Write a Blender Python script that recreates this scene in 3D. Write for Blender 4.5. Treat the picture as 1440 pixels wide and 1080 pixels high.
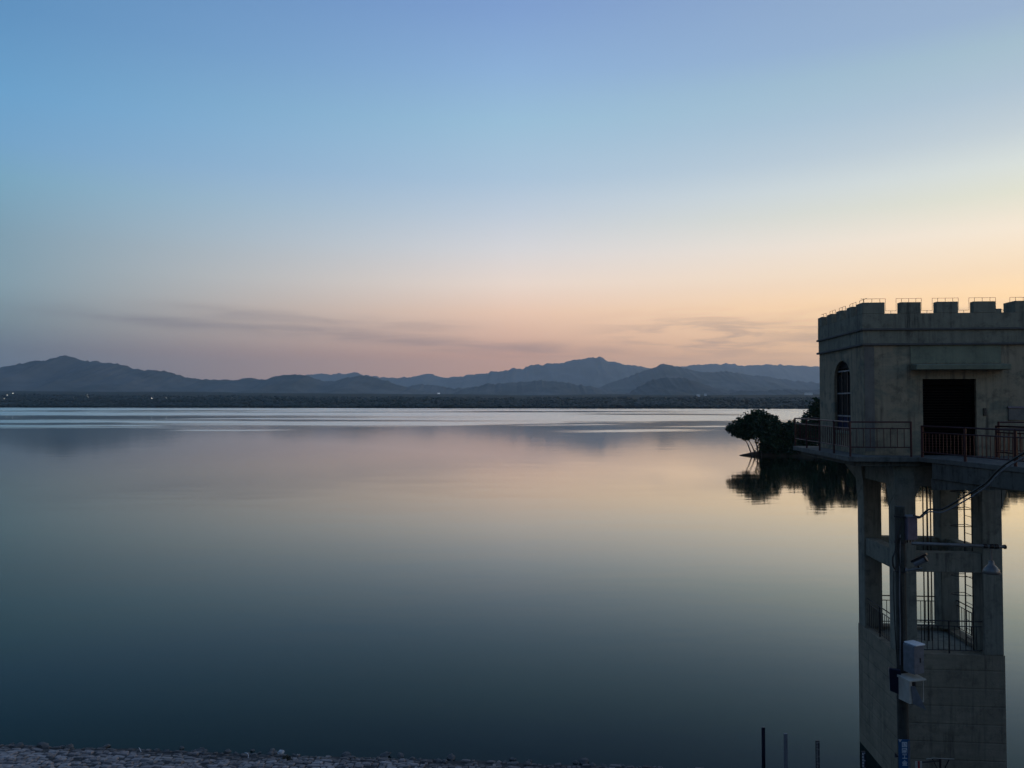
import bpy, bmesh, math, random
import numpy as np
from mathutils import Vector, Matrix, noise

for o in list(bpy.data.objects):
    bpy.data.objects.remove(o, do_unlink=True)
sc = bpy.context.scene
COL = sc.collection
R = math.radians
rnd = random.Random(7)

# ------------------------------------------------------------------ camera, sky, exposure
EYE = 11.9                      # eye above the lake
DECK = 10.27                    # level of the dam crest, footbridge and tower deck
cam = bpy.data.cameras.new('camera')
cam.sensor_width = 36.0
cam.lens = 27.0
cam.clip_start = 0.1
cam.clip_end = 90000
co = bpy.data.objects.new('camera', cam)
COL.objects.link(co)
co.location = (0, 0, EYE)
co.rotation_euler = (R(90 + 1.485), 0, 0)
sc.camera = co

sc.view_settings.view_transform = 'Standard'
sc.view_settings.look = 'None'
sc.view_settings.exposure = 0.0
sc.view_settings.gamma = 1.0
sc.view_settings.use_curve_mapping = False
sc.render.engine = 'CYCLES'
sc.cycles.use_denoising = True
sc.cycles.max_bounces = 8
sc.cycles.volume_bounces = 1
sc.cycles.transparent_max_bounces = 12
sc.cycles.sample_clamp_indirect = 4.0

world = bpy.data.worlds.new('World')
sc.world = world
world.use_nodes = True


def lin(c):
    out = []
    for v in c:
        v = v / 255.0
        out.append(v / 12.92 if v <= 0.04045 else ((v + 0.055) / 1.055) ** 2.4)
    return tuple(out)


class NT:
    """thin wrapper to write node trees in few lines"""
    def __init__(self, tree):
        self.t = tree
        self.n = tree.nodes
        self.l = tree.links

    def node(self, kind, **kw):
        nd = self.n.new(kind)
        for k, v in kw.items():
            setattr(nd, k, v)
        return nd

    def put(self, sock, v):
        if hasattr(v, 'links') or isinstance(v, bpy.types.NodeSocket):
            self.l.new(v, sock)
        else:
            sock.default_value = v

    def math(self, op, a, b=None, c=None, clamp=False):
        nd = self.node('ShaderNodeMath', operation=op, use_clamp=clamp)
        self.put(nd.inputs[0], a)
        if b is not None:
            self.put(nd.inputs[1], b)
        if c is not None:
            self.put(nd.inputs[2], c)
        return nd.outputs[0]

    def rng(self, v, a, b, c=0.0, d=1.0, smooth=False):
        nd = self.node('ShaderNodeMapRange')
        if smooth:
            nd.interpolation_type = 'SMOOTHSTEP'
        nd.clamp = True
        self.put(nd.inputs[0], v)
        for i, x in enumerate((a, b, c, d)):
            self.put(nd.inputs[1 + i], x)
        return nd.outputs[0]

    def mix(self, f, a, b, blend='MIX'):
        nd = self.node('ShaderNodeMix', data_type='RGBA', blend_type=blend)
        self.put(nd.inputs[0], f)
        for s, v in ((nd.inputs[6], a), (nd.inputs[7], b)):
            if isinstance(v, tuple):
                s.default_value = (*v[:3], 1)
            else:
                self.l.new(v, s)
        return nd.outputs[2]

    def ramp(self, f, stops, interp='LINEAR'):
        nd = self.node('ShaderNodeValToRGB')
        nd.color_ramp.interpolation = interp
        el = nd.color_ramp.elements
        while len(el) < len(stops):
            el.new(0.5)
        for e, (p, c) in zip(el, stops):
            e.position = p
            e.color = (*c, 1) if isinstance(c, tuple) else (c, c, c, 1)
        self.put(nd.inputs[0], f)
        return nd.outputs[0]

    def noise(self, vec, scale, detail=4, rough=0.55, dist=0.0):
        nd = self.node('ShaderNodeTexNoise')
        if vec is not None:
            self.l.new(vec, nd.inputs['Vector'])
        nd.inputs['Scale'].default_value = scale
        nd.inputs['Detail'].default_value = detail
        nd.inputs['Roughness'].default_value = rough
        nd.inputs['Distortion'].default_value = dist
        return nd.outputs['Fac']

    def mapping(self, vec, scale=(1, 1, 1), loc=(0, 0, 0), rot=(0, 0, 0)):
        nd = self.node('ShaderNodeMapping')
        self.l.new(vec, nd.inputs[0])
        nd.inputs['Location'].default_value = loc
        nd.inputs['Rotation'].default_value = rot
        nd.inputs['Scale'].default_value = scale
        return nd.outputs[0]


# the dusk sky: colour by height above the horizon and by angle from the place where the sun went down
SUN_AZ = 62.0


# <sky>
SKY_LEFT = [(0.0, (0.185, 0.217, 0.241)), (3.5, (0.205, 0.241, 0.268)), (5.2, (0.251, 0.332, 0.351)), (7.5, (0.284, 0.413, 0.467)), (10.5, (0.252, 0.403, 0.494)), (13.9, (0.216, 0.431, 0.584)), (16.0, (0.194, 0.410, 0.642)), (18.9, (0.159, 0.386, 0.645)), (23.6, (0.122, 0.303, 0.554)), (90.0, (0.042, 0.102, 0.270))]
SKY_MID = [(0.0, (0.860, 0.461, 0.283)), (3.6, (0.935, 0.501, 0.307)), (4.7, (1.034, 0.614, 0.401)), (6.8, (1.137, 0.763, 0.531)), (8.9, (1.065, 0.869, 0.729)), (11.5, (0.821, 0.804, 0.807)), (14.0, (0.614, 0.699, 0.794)), (16.5, (0.456, 0.615, 0.773)), (20.4, (0.350, 0.564, 0.743)), (23.7, (0.284, 0.468, 0.728)), (27.6, (0.222, 0.367, 0.659)), (90.0, (0.061, 0.133, 0.314))]
SKY_RIGHT = [(0.0, (1.404, 0.803, 0.322)), (3.0, (1.618, 0.978, 0.436)), (6.8, (1.526, 1.029, 0.519)), (8.3, (1.293, 0.959, 0.598)), (10.9, (1.173, 0.998, 0.775)), (13.1, (0.911, 0.899, 0.728)), (14.8, (0.810, 0.859, 0.802)), (16.8, (0.622, 0.710, 0.751)), (19.3, (0.478, 0.606, 0.710)), (21.7, (0.407, 0.560, 0.658)), (23.6, (0.344, 0.473, 0.655)), (90.0, (0.089, 0.168, 0.342))]
# </sky>
SKY_BACK = [(0, lin((90, 87, 86))), (6, lin((99, 97, 97))), (14, lin((96, 101, 110))), (24, lin((82, 102, 130))), (90, lin((58, 90, 142)))]


def sky_stops(samples):
    return sorted((math.sqrt(max(math.sin(R(e)), 0.0)), c) for e, c in samples)


def build_world():
    w = NT(world.node_tree)
    w.n.clear()
    tc = w.node('ShaderNodeTexCoord')
    sp = w.node('ShaderNodeSeparateXYZ')
    w.l.new(tc.outputs['Generated'], sp.inputs[0])
    x, y, z = sp.outputs
    zc = w.math('MAXIMUM', z, 0.0)
    f = w.math('SQRT', zc)
    hyp = w.math('MAXIMUM', w.math('SQRT', w.math('ADD', w.math('MULTIPLY', x, x), w.math('MULTIPLY', y, y))), 1e-4)
    dot = w.math('DIVIDE', w.math('ADD', w.math('MULTIPLY', x, math.sin(R(SUN_AZ))),
                                  w.math('MULTIPLY', y, math.cos(R(SUN_AZ)))), hyp)
    delta = w.math('ARCCOSINE', w.math('MAXIMUM', w.math('MINIMUM', dot, 0.9999), -0.9999))
    right = w.ramp(f, sky_stops(SKY_RIGHT), 'LINEAR')
    mid = w.ramp(f, sky_stops(SKY_MID), 'LINEAR')
    left = w.ramp(f, sky_stops(SKY_LEFT), 'LINEAR')
    back = w.ramp(f, sky_stops(SKY_BACK), 'LINEAR')
    t1 = w.rng(delta, R(28), R(62), smooth=False)
    t2 = w.rng(delta, R(62), R(96), smooth=False)
    t3 = w.rng(delta, R(100), R(170), smooth=True)
    c = w.mix(t1, right, mid)
    c = w.mix(t2, c, left)
    c = w.mix(t3, c, back)
    # thin dusk cloud streaks low above the hills
    az = w.math('ARCTAN2', x, y)
    el = w.math('ARCSINE', z)
    cv = w.node('ShaderNodeCombineXYZ')
    w.put(cv.inputs[0], az)
    w.put(cv.inputs[1], w.math('MULTIPLY', el, 9.0))
    nz = w.noise(cv.outputs[0], 7.0, 4, 0.6, 0.6)
    nf = w.noise(cv.outputs[0], 2.6, 3, 0.5, 0.3)
    wob = w.math('MULTIPLY', w.math('SUBTRACT', nf, 0.5), R(1.6))

    def streak(a0, a1, e0, e1, width, fade):
        lineel = w.rng(az, R(a0), R(a1), R(e0), R(e1))
        d = w.math('ABSOLUTE', w.math('SUBTRACT', w.math('ADD', el, wob), lineel))
        body = w.rng(d, 0.0, R(width), 1.0, 0.0, True)
        e = w.math('MULTIPLY', w.rng(az, R(a0 - fade), R(a0 + fade), 0, 1, True), w.rng(az, R(a1 - fade), R(a1 + fade), 1, 0, True))
        return w.math('MULTIPLY', body, e)
    s = w.math('MAXIMUM', streak(-30, 8, 6.0, 3.8, 0.95, 6), w.math('MULTIPLY', streak(-24, -4, 6.6, 5.6, 0.8, 5), 0.7))
    s = w.math('MULTIPLY', s, w.rng(nz, 0.22, 0.70, 0.0, 1.0, True))

    def fan(a0, a1, e0, e1, tilt, seed):
        """feathery wisps: fine streaks that lean, inside a soft patch of sky"""
        cvf = w.node('ShaderNodeCombineXYZ')
        w.put(cvf.inputs[0], az)
        w.put(cvf.inputs[1], el)
        n1 = w.noise(w.mapping(cvf.outputs[0], (9.0, 75.0, 1), (seed, seed * 0.7, 0), (0, 0, R(tilt))), 1.0, 5, 0.6, 0.5)
        box = w.math('MULTIPLY', w.rng(az, R(a0), R((a0 + a1) / 2), 0, 1, True), w.rng(az, R((a0 + a1) / 2), R(a1), 1, 0, True))
        boy = w.math('MULTIPLY', w.rng(el, R(e0), R((e0 + e1) / 2), 0, 1, True), w.rng(el, R((e0 + e1) / 2), R(e1), 1, 0, True))
        return w.math('MULTIPLY', w.math('MULTIPLY', box, boy), w.rng(n1, 0.40, 0.62, 0, 1, True))
    s = w.math('MAXIMUM', s, fan(3, 26, 2.2, 7.6, 14, 1.3))
    s = w.math('MAXIMUM', s, w.math('MULTIPLY', fan(12, 40, 1.8, 7.4, -16, 4.1), 1.1))
    s = w.math('MULTIPLY', s, 0.6, clamp=True)
    c = w.mix(s, c, w.mix(0.75, c, lin((120, 112, 122))))
    bg = w.node('ShaderNodeBackground')
    w.l.new(c, bg.inputs[0])
    bg.inputs[1].default_value = 1.0
    out = w.node('ShaderNodeOutputWorld')
    w.l.new(bg.outputs[0], out.inputs[0])


build_world()
try:
    world.cycles.sampling_method = 'MANUAL'
    world.cycles.sample_map_resolution = 512
except Exception:
    pass


# ------------------------------------------------------------------ helpers
def tag(o, label=None, cat=None, group=None, kind=None):
    for k, v in (('label', label), ('category', cat), ('group', group), ('kind', kind)):
        if v:
            o[k] = v
    return o


def empty(name, loc=(0, 0, 0), rz=0.0):
    o = bpy.data.objects.new(name, None)
    o.empty_display_size = 0.3
    o.location = loc
    o.rotation_euler = (0, 0, rz)
    COL.objects.link(o)
    return o


def link(name, me, parent=None, mat=None):
    o = bpy.data.objects.new(name, me)
    COL.objects.link(o)
    if parent is not None:
        o.parent = parent
    if mat is not None and not me.materials:
        me.materials.append(mat)
    return o


class MB:
    def __init__(self):
        self.v, self.f = [], []

    def box(self, a, b):
        (x0, y0, z0), (x1, y1, z1) = a, b
        n = len(self.v)
        self.v += [(x0, y0, z0), (x1, y0, z0), (x1, y1, z0), (x0, y1, z0), (x0, y0, z1), (x1, y0, z1), (x1, y1, z1), (x0, y1, z1)]
        for q in ((0, 3, 2, 1), (4, 5, 6, 7), (0, 1, 5, 4), (1, 2, 6, 5), (2, 3, 7, 6), (3, 0, 4, 7)):
            self.f.append(tuple(n + i for i in q))
        return self

    def hexa(self, pts):
        """eight points: bottom ring of four, top ring of four"""
        n = len(self.v)
        self.v += [tuple(p) for p in pts]
        for q in ((0, 3, 2, 1), (4, 5, 6, 7), (0, 1, 5, 4), (1, 2, 6, 5), (2, 3, 7, 6), (3, 0, 4, 7)):
            self.f.append(tuple(n + i for i in q))
        return self

    def prism(self, poly, fn, d0, d1):
        """extrude a 2D polygon; fn(u, v, d) -> 3D"""
        n, k = len(self.v), len(poly)
        self.v += [fn(u, v, d0) for u, v in poly] + [fn(u, v, d1) for u, v in poly]
        self.f.append(tuple(range(n, n + k)))
        self.f.append(tuple(range(n + 2 * k - 1, n + k - 1, -1)))
        for i in range(k):
            j = (i + 1) % k
            self.f.append((n + j, n + i, n + k + i, n + k + j))
        return self

    def tube(self, pts, r, sides=8, r1=None):
        pts = [Vector(p) for p in pts]
        n0 = len(self.v)
        m = len(pts)
        up = None
        for i, p in enumerate(pts):
            if i == 0:
                d = pts[1] - pts[0]
            elif i == m - 1:
                d = pts[-1] - pts[-2]
            else:
                d = (pts[i + 1] - pts[i]).normalized() + (pts[i] - pts[i - 1]).normalized()
            d.normalize()
            ref = Vector((0, 0, 1)) if abs(d.z) < 0.9 else Vector((0, 1, 0))
            a = d.cross(ref).normalized()
            if up is not None and a.dot(up) < 0:
                a = -a
            up = a
            b = d.cross(a)
            rr = r if r1 is None else r + (r1 - r) * i / (m - 1)
            for s in range(sides):
                t = 2 * math.pi * s / sides
                self.v.append(tuple(p + a * (rr * math.cos(t)) + b * (rr * math.sin(t))))
        for i in range(m - 1):
            for s in range(sides):
                q = n0 + i * sides
                self.f.append((q + s, q + (s + 1) % sides, q + sides + (s + 1) % sides, q + sides + s))
        self.f.append(tuple(n0 + s for s in range(sides))[::-1])
        self.f.append(tuple(n0 + (m - 1) * sides + s for s in range(sides)))
        return self

    def lathe(self, c, prof, sides=16):
        n0 = len(self.v)
        for r, z in prof:
            for s in range(sides):
                t = 2 * math.pi * s / sides
                self.v.append((c[0] + r * math.cos(t), c[1] + r * math.sin(t), c[2] + z))
        for i in range(len(prof) - 1):
            for s in range(sides):
                q = n0 + i * sides
                self.f.append((q + s, q + (s + 1) % sides, q + sides + (s + 1) % sides, q + sides + s))
        return self

    def mesh(self, name, bevel=0.0, smooth=False):
        me = bpy.data.meshes.new(name)
        me.from_pydata(self.v, [], self.f)
        bm = bmesh.new()
        bm.from_mesh(me)
        bmesh.ops.recalc_face_normals(bm, faces=bm.faces)
        if bevel > 0:
            bmesh.ops.bevel(bm, geom=[e for e in bm.edges if len(e.link_faces) == 2 and e.calc_face_angle(0) > 0.5],
                            offset=bevel, segments=1, affect='EDGES', clamp_overlap=True)
        if smooth:
            for f in bm.faces:
                f.smooth = True
        bm.to_mesh(me)
        bm.free()
        me.update()
        return me

    def build(self, name, mat, parent=None, bevel=0.0, smooth=False):
        return link(name, self.mesh(name, bevel, smooth), parent, mat)


# ------------------------------------------------------------------ materials
def mat_base(name):
    m = bpy.data.materials.new(name)
    m.use_nodes = True
    t = NT(m.node_tree)
    return m, t, m.node_tree.nodes['Principled BSDF']


def plain(name, col, rough=0.6, metal=0.0, var=0.25, scale=6.0, bump=0.0):
    m, t, b = mat_base(name)
    tc = t.node('ShaderNodeTexCoord')
    n = t.noise(tc.outputs['Object'], scale, 5, 0.6)
    t.l.new(t.mix(t.rng(n, 0.3, 0.7), tuple(c * (1 - var) for c in col), tuple(min(1, c * (1 + var)) for c in col)), b.inputs['Base Color'])
    b.inputs['Roughness'].default_value = rough
    b.inputs['Metallic'].default_value = metal
    if bump:
        bp = t.node('ShaderNodeBump')
        bp.inputs['Strength'].default_value = 0.6
        bp.inputs['Distance'].default_value = bump
        t.l.new(t.noise(tc.outputs['Object'], scale * 4, 5, 0.6), bp.inputs['Height'])
        t.l.new(bp.outputs[0], b.inputs['Normal'])
    return m


def concrete(name, col, dark, streak=0.6, boards=0.0, scale=1.0, tint=None):
    """weathered concrete or render: cloudy tone, rain streaks running down, optional board marks"""
    m, t, b = mat_base(name)
    tc = t.node('ShaderNodeTexCoord')
    v = tc.outputs['Object']
    big = t.noise(v, 0.9 * scale, 5, 0.6, 0.4)
    mid = t.noise(v, 4.5 * scale, 6, 0.65, 0.2)
    run = t.noise(t.mapping(v, (3.2, 3.2, 0.2)), 1.9 * scale, 6, 0.7)
    c = t.mix(t.rng(big, 0.3, 0.72), tuple(x * 0.72 for x in col), col)
    c = t.mix(t.math('MULTIPLY', t.rng(mid, 0.45, 0.8), 0.4), c, tuple(x * 1.25 for x in col))
    if tint:
        patch = t.noise(t.mapping(v, (1, 1, 1.6), (3.1, 1.7, 0.4)), 0.7 * scale, 4, 0.6, 0.8)
        c = t.mix(t.math('MULTIPLY', t.rng(patch, 0.48, 0.66, 0, 1, True), 0.75), c, tint)
    where = t.rng(t.noise(t.mapping(v, (1, 1, 0.7), (5.3, 2.9, 1.1)), 0.75 * scale, 4, 0.6, 0.5), 0.4, 0.62, 0.32, 1.0, True)
    c = t.mix(t.math('MULTIPLY', t.math('MULTIPLY', t.rng(run, 0.45, 0.72, 0, 1, True), streak), where), c, dark)
    blot = t.noise(t.mapping(v, (1, 1, 1), (9.1, 4.4, 6.0)), 2.9 * scale, 7, 0.72, 0.15)
    c = t.mix(t.math('MULTIPLY', t.rng(blot, 0.48, 0.68, 0, 1, True), 0.5), c, dark)
    h = t.math('ADD', t.math('MULTIPLY', mid, 0.6), t.noise(v, 22 * scale, 4, 0.6))
    if boards:
        sp = t.node('ShaderNodeSeparateXYZ')
        t.l.new(v, sp.inputs[0])
        saw = t.math('FRACT', t.math('MULTIPLY', sp.outputs[2], 1.0 / boards))
        joint = t.rng(t.math('ABSOLUTE', t.math('SUBTRACT', saw, 0.5)), 0.44, 0.5, 0, 1)
        c = t.mix(t.math('MULTIPLY', joint, 0.3), c, dark)
        bn = t.noise(t.mapping(v, (0.25, 0.25, 3.0)), 2.2, 4, 0.6)
        c = t.mix(t.math('MULTIPLY', t.rng(bn, 0.42, 0.66), 0.5), c, tuple(x * 0.62 for x in col))
        h = t.math('SUBTRACT', h, t.math('MULTIPLY', joint, 1.6))
    bp = t.node('ShaderNodeBump')
    bp.inputs['Strength'].default_value = 0.5
    bp.inputs['Distance'].default_value = 0.012
    t.l.new(h, bp.inputs['Height'])
    t.l.new(bp.outputs[0], b.inputs['Normal'])
    t.l.new(c, b.inputs['Base Color'])
    b.inputs['Roughness'].default_value = 0.92
    b.inputs['Specular IOR Level'].default_value = 0.2
    return m


M = {}
M['plaster'] = concrete('weathered_plaster', (0.30, 0.26, 0.185), (0.055, 0.052, 0.045), 0.95, tint=(0.115, 0.135, 0.11))
M['parapet'] = concrete('parapet_render', (0.215, 0.22, 0.175), (0.05, 0.053, 0.048), 0.95)
M['patch'] = concrete('patched_render', (0.19, 0.215, 0.16), (0.08, 0.095, 0.085), 0.4)
M['stain'] = concrete('corner_render', (0.17, 0.165, 0.15), (0.06, 0.06, 0.06), 0.7)
M['drip'] = plain('drip_mould', (0.075, 0.078, 0.075), 0.9)
M['concrete'] = concrete('tower_concrete', (0.235, 0.235, 0.195), (0.055, 0.058, 0.052), 0.95)
M['boardmark'] = concrete('board_marked_concrete', (0.285, 0.25, 0.185), (0.07, 0.06, 0.045), 0.85, boards=0.55)
M['slab'] = concrete('deck_concrete', (0.14, 0.14, 0.128), (0.04, 0.042, 0.04), 0.9, scale=1.4)
M['fascia'] = concrete('bridge_fascia', (0.13, 0.13, 0.115), (0.018, 0.019, 0.018), 1.0, scale=2.2)
M['rail'] = plain('red_brown_railing_paint', (0.045, 0.009, 0.011), 0.5, 0.2)
M['steel'] = plain('dark_steel', (0.035, 0.035, 0.038), 0.5, 0.5)
M['rod'] = plain('greased_steel', (0.05, 0.05, 0.05), 0.4, 0.6)
M['shutter'] = plain('dark_roller_shutter', (0.005, 0.0045, 0.0045), 0.6, 0.3)
M['frame'] = plain('window_frame_paint', (0.13, 0.14, 0.155), 0.6)
M['glass'] = plain('dark_window_glass', (0.012, 0.015, 0.017), 0.6)
M['blueglass'] = plain('bluish_window_glass', (0.022, 0.026, 0.06), 0.6)
for k_ in ('glass', 'blueglass', 'shutter'):
    M[k_].node_tree.nodes['Principled BSDF'].inputs['Specular IOR Level'].default_value = 0.02
M['wire'] = plain('thin_wire', (0.16, 0.13, 0.10), 0.6, 0.4)
M['cable'] = plain('black_cable', (0.012, 0.012, 0.012), 0.55)
M['greycable'] = plain('grey_cable', (0.17, 0.17, 0.18), 0.5)
M['pole'] = concrete('pole_concrete', (0.075, 0.075, 0.066), (0.02, 0.02, 0.018), 0.7, scale=2.0)
M['galv'] = plain('galvanised_pipe', (0.20, 0.20, 0.20), 0.5, 0.6)
M['white'] = plain('white_paint', (0.72, 0.72, 0.72), 0.35, var=0.06)
M['lid'] = plain('bright_white_lid', (0.90, 0.90, 0.90), 0.25, 0.0, var=0.02)
M['cream'] = plain('cream_metal', (0.42, 0.41, 0.36), 0.5, var=0.15)
M['greybox'] = plain('blue_grey_metal', (0.16, 0.175, 0.20), 0.45, 0.2)
M['navy'] = plain('navy_panel', (0.012, 0.015, 0.035), 0.3, 0.2)
M['purple'] = plain('mauve_grey_metal', (0.13, 0.115, 0.16), 0.5)
M['bluesign'] = plain('blue_sign_enamel', (0.012, 0.085, 0.20), 0.4, var=0.1)
M['signwhite'] = plain('white_lettering', (0.62, 0.68, 0.72), 0.5, var=0.05)
M['red'] = plain('red_paint', (0.30, 0.03, 0.035), 0.5)
M['black'] = plain('black_plastic', (0.012, 0.012, 0.014), 0.35)
M['trunk'] = plain('dark_bark', (0.04, 0.032, 0.024), 0.9, scale=3)
M['rock'] = concrete('loose_rock', (0.15, 0.145, 0.14), (0.05, 0.05, 0.05), 0.4, scale=3)
M['palerock'] = plain('pale_rock', (0.5, 0.5, 0.5), 0.8)


def foliage(name, a, b_):
    m, t, b = mat_base(name)
    g = t.node('ShaderNodeNewGeometry')
    n = t.noise(g.outputs['Position'], 0.5, 3, 0.6)
    c = t.mix(g.outputs['Random Per Island'], a, b_)
    c = t.mix(t.math('MULTIPLY', t.rng(n, 0.35, 0.65), 0.5), c, tuple(x * 0.6 for x in a))
    t.l.new(c, b.inputs['Base Color'])
    b.inputs['Roughness'].default_value = 0.6
    b.inputs['Specular IOR Level'].default_value = 0.2
    return m


M['leaf'] = foliage('broadleaf', (0.011, 0.032, 0.015), (0.024, 0.052, 0.021))
M['leaf2'] = foliage('grey_green_leaf', (0.016, 0.028, 0.016), (0.03, 0.046, 0.025))
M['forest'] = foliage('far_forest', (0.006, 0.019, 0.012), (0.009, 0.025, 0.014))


def ground_mat(name, a, b_, scale, rough=1.0, bump=0.0, c3=None):
    m, t, b = mat_base(name)
    g = t.node('ShaderNodeNewGeometry')
    n = t.noise(g.outputs['Position'], scale, 6, 0.6, 0.3)
    c = t.mix(t.rng(n, 0.32, 0.68), a, b_)
    if c3:
        n2 = t.noise(g.outputs['Position'], scale * 0.23, 4, 0.6, 0.3)
        c = t.mix(t.math('MULTIPLY', t.rng(n2, 0.5, 0.62), 0.7), c, c3)
    t.l.new(c, b.inputs['Base Color'])
    b.inputs['Roughness'].default_value = rough
    b.inputs['Specular IOR Level'].default_value = 0.1
    if bump:
        bp = t.node('ShaderNodeBump')
        bp.inputs['Distance'].default_value = bump
        t.l.new(t.noise(g.outputs['Position'], scale * 5, 5, 0.6), bp.inputs['Height'])
        t.l.new(bp.outputs[0], b.inputs['Normal'])
    return m


M['hill'] = ground_mat('hill_scrub', (0.095, 0.105, 0.09), (0.17, 0.17, 0.155), 0.0032, c3=(0.20, 0.195, 0.18))
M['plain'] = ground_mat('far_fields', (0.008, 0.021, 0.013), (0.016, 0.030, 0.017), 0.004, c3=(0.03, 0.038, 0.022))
M['soil'] = ground_mat('spit_soil', (0.022, 0.018, 0.014), (0.05, 0.042, 0.032), 0.5, bump=0.1)
M['mortar'] = ground_mat('mortar_bed', (0.045, 0.043, 0.043), (0.085, 0.082, 0.08), 2.5, bump=0.02)


def stone_mat():
    m, t, b = mat_base('paving_stone')
    oi = t.node('ShaderNodeObjectInfo')
    g = t.node('ShaderNodeNewGeometry')
    r = t.math('FRACT', t.math('ADD', oi.outputs['Random'], g.outputs['Random Per Island']))
    n = t.noise(g.outputs['Position'], 5.0, 6, 0.65)
    c = t.mix(r, (0.16, 0.135, 0.13), (0.42, 0.36, 0.34))
    c = t.mix(t.math('MULTIPLY', t.rng(n, 0.4, 0.75), 0.6), c, (0.15, 0.14, 0.14))
    big = t.noise(g.outputs['Position'], 0.5, 4, 0.6)
    c = t.mix(t.math('MULTIPLY', t.rng(big, 0.45, 0.7), 0.45), c, (0.13, 0.13, 0.115))
    sz = t.node('ShaderNodeSeparateXYZ')
    t.l.new(g.outputs['Position'], sz.inputs[0])
    wet = t.rng(t.math('ADD', sz.outputs[2], t.math('MULTIPLY', t.math('SUBTRACT', big, 0.5), 0.5)), 0.02, 0.2, 1, 0, True)
    c = t.mix(t.math('MULTIPLY', wet, 0.8), c, (0.05, 0.046, 0.042))       # wet and slimy just above the water
    t.l.new(c, b.inputs['Base Color'])
    b.inputs['Roughness'].default_value = 0.9
    bp = t.node('ShaderNodeBump')
    bp.inputs['Distance'].default_value = 0.02
    t.l.new(t.noise(g.outputs['Position'], 14, 5, 0.6), bp.inputs['Height'])
    t.l.new(bp.outputs[0], b.inputs['Normal'])
    return m


M['stone'] = stone_mat()


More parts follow.
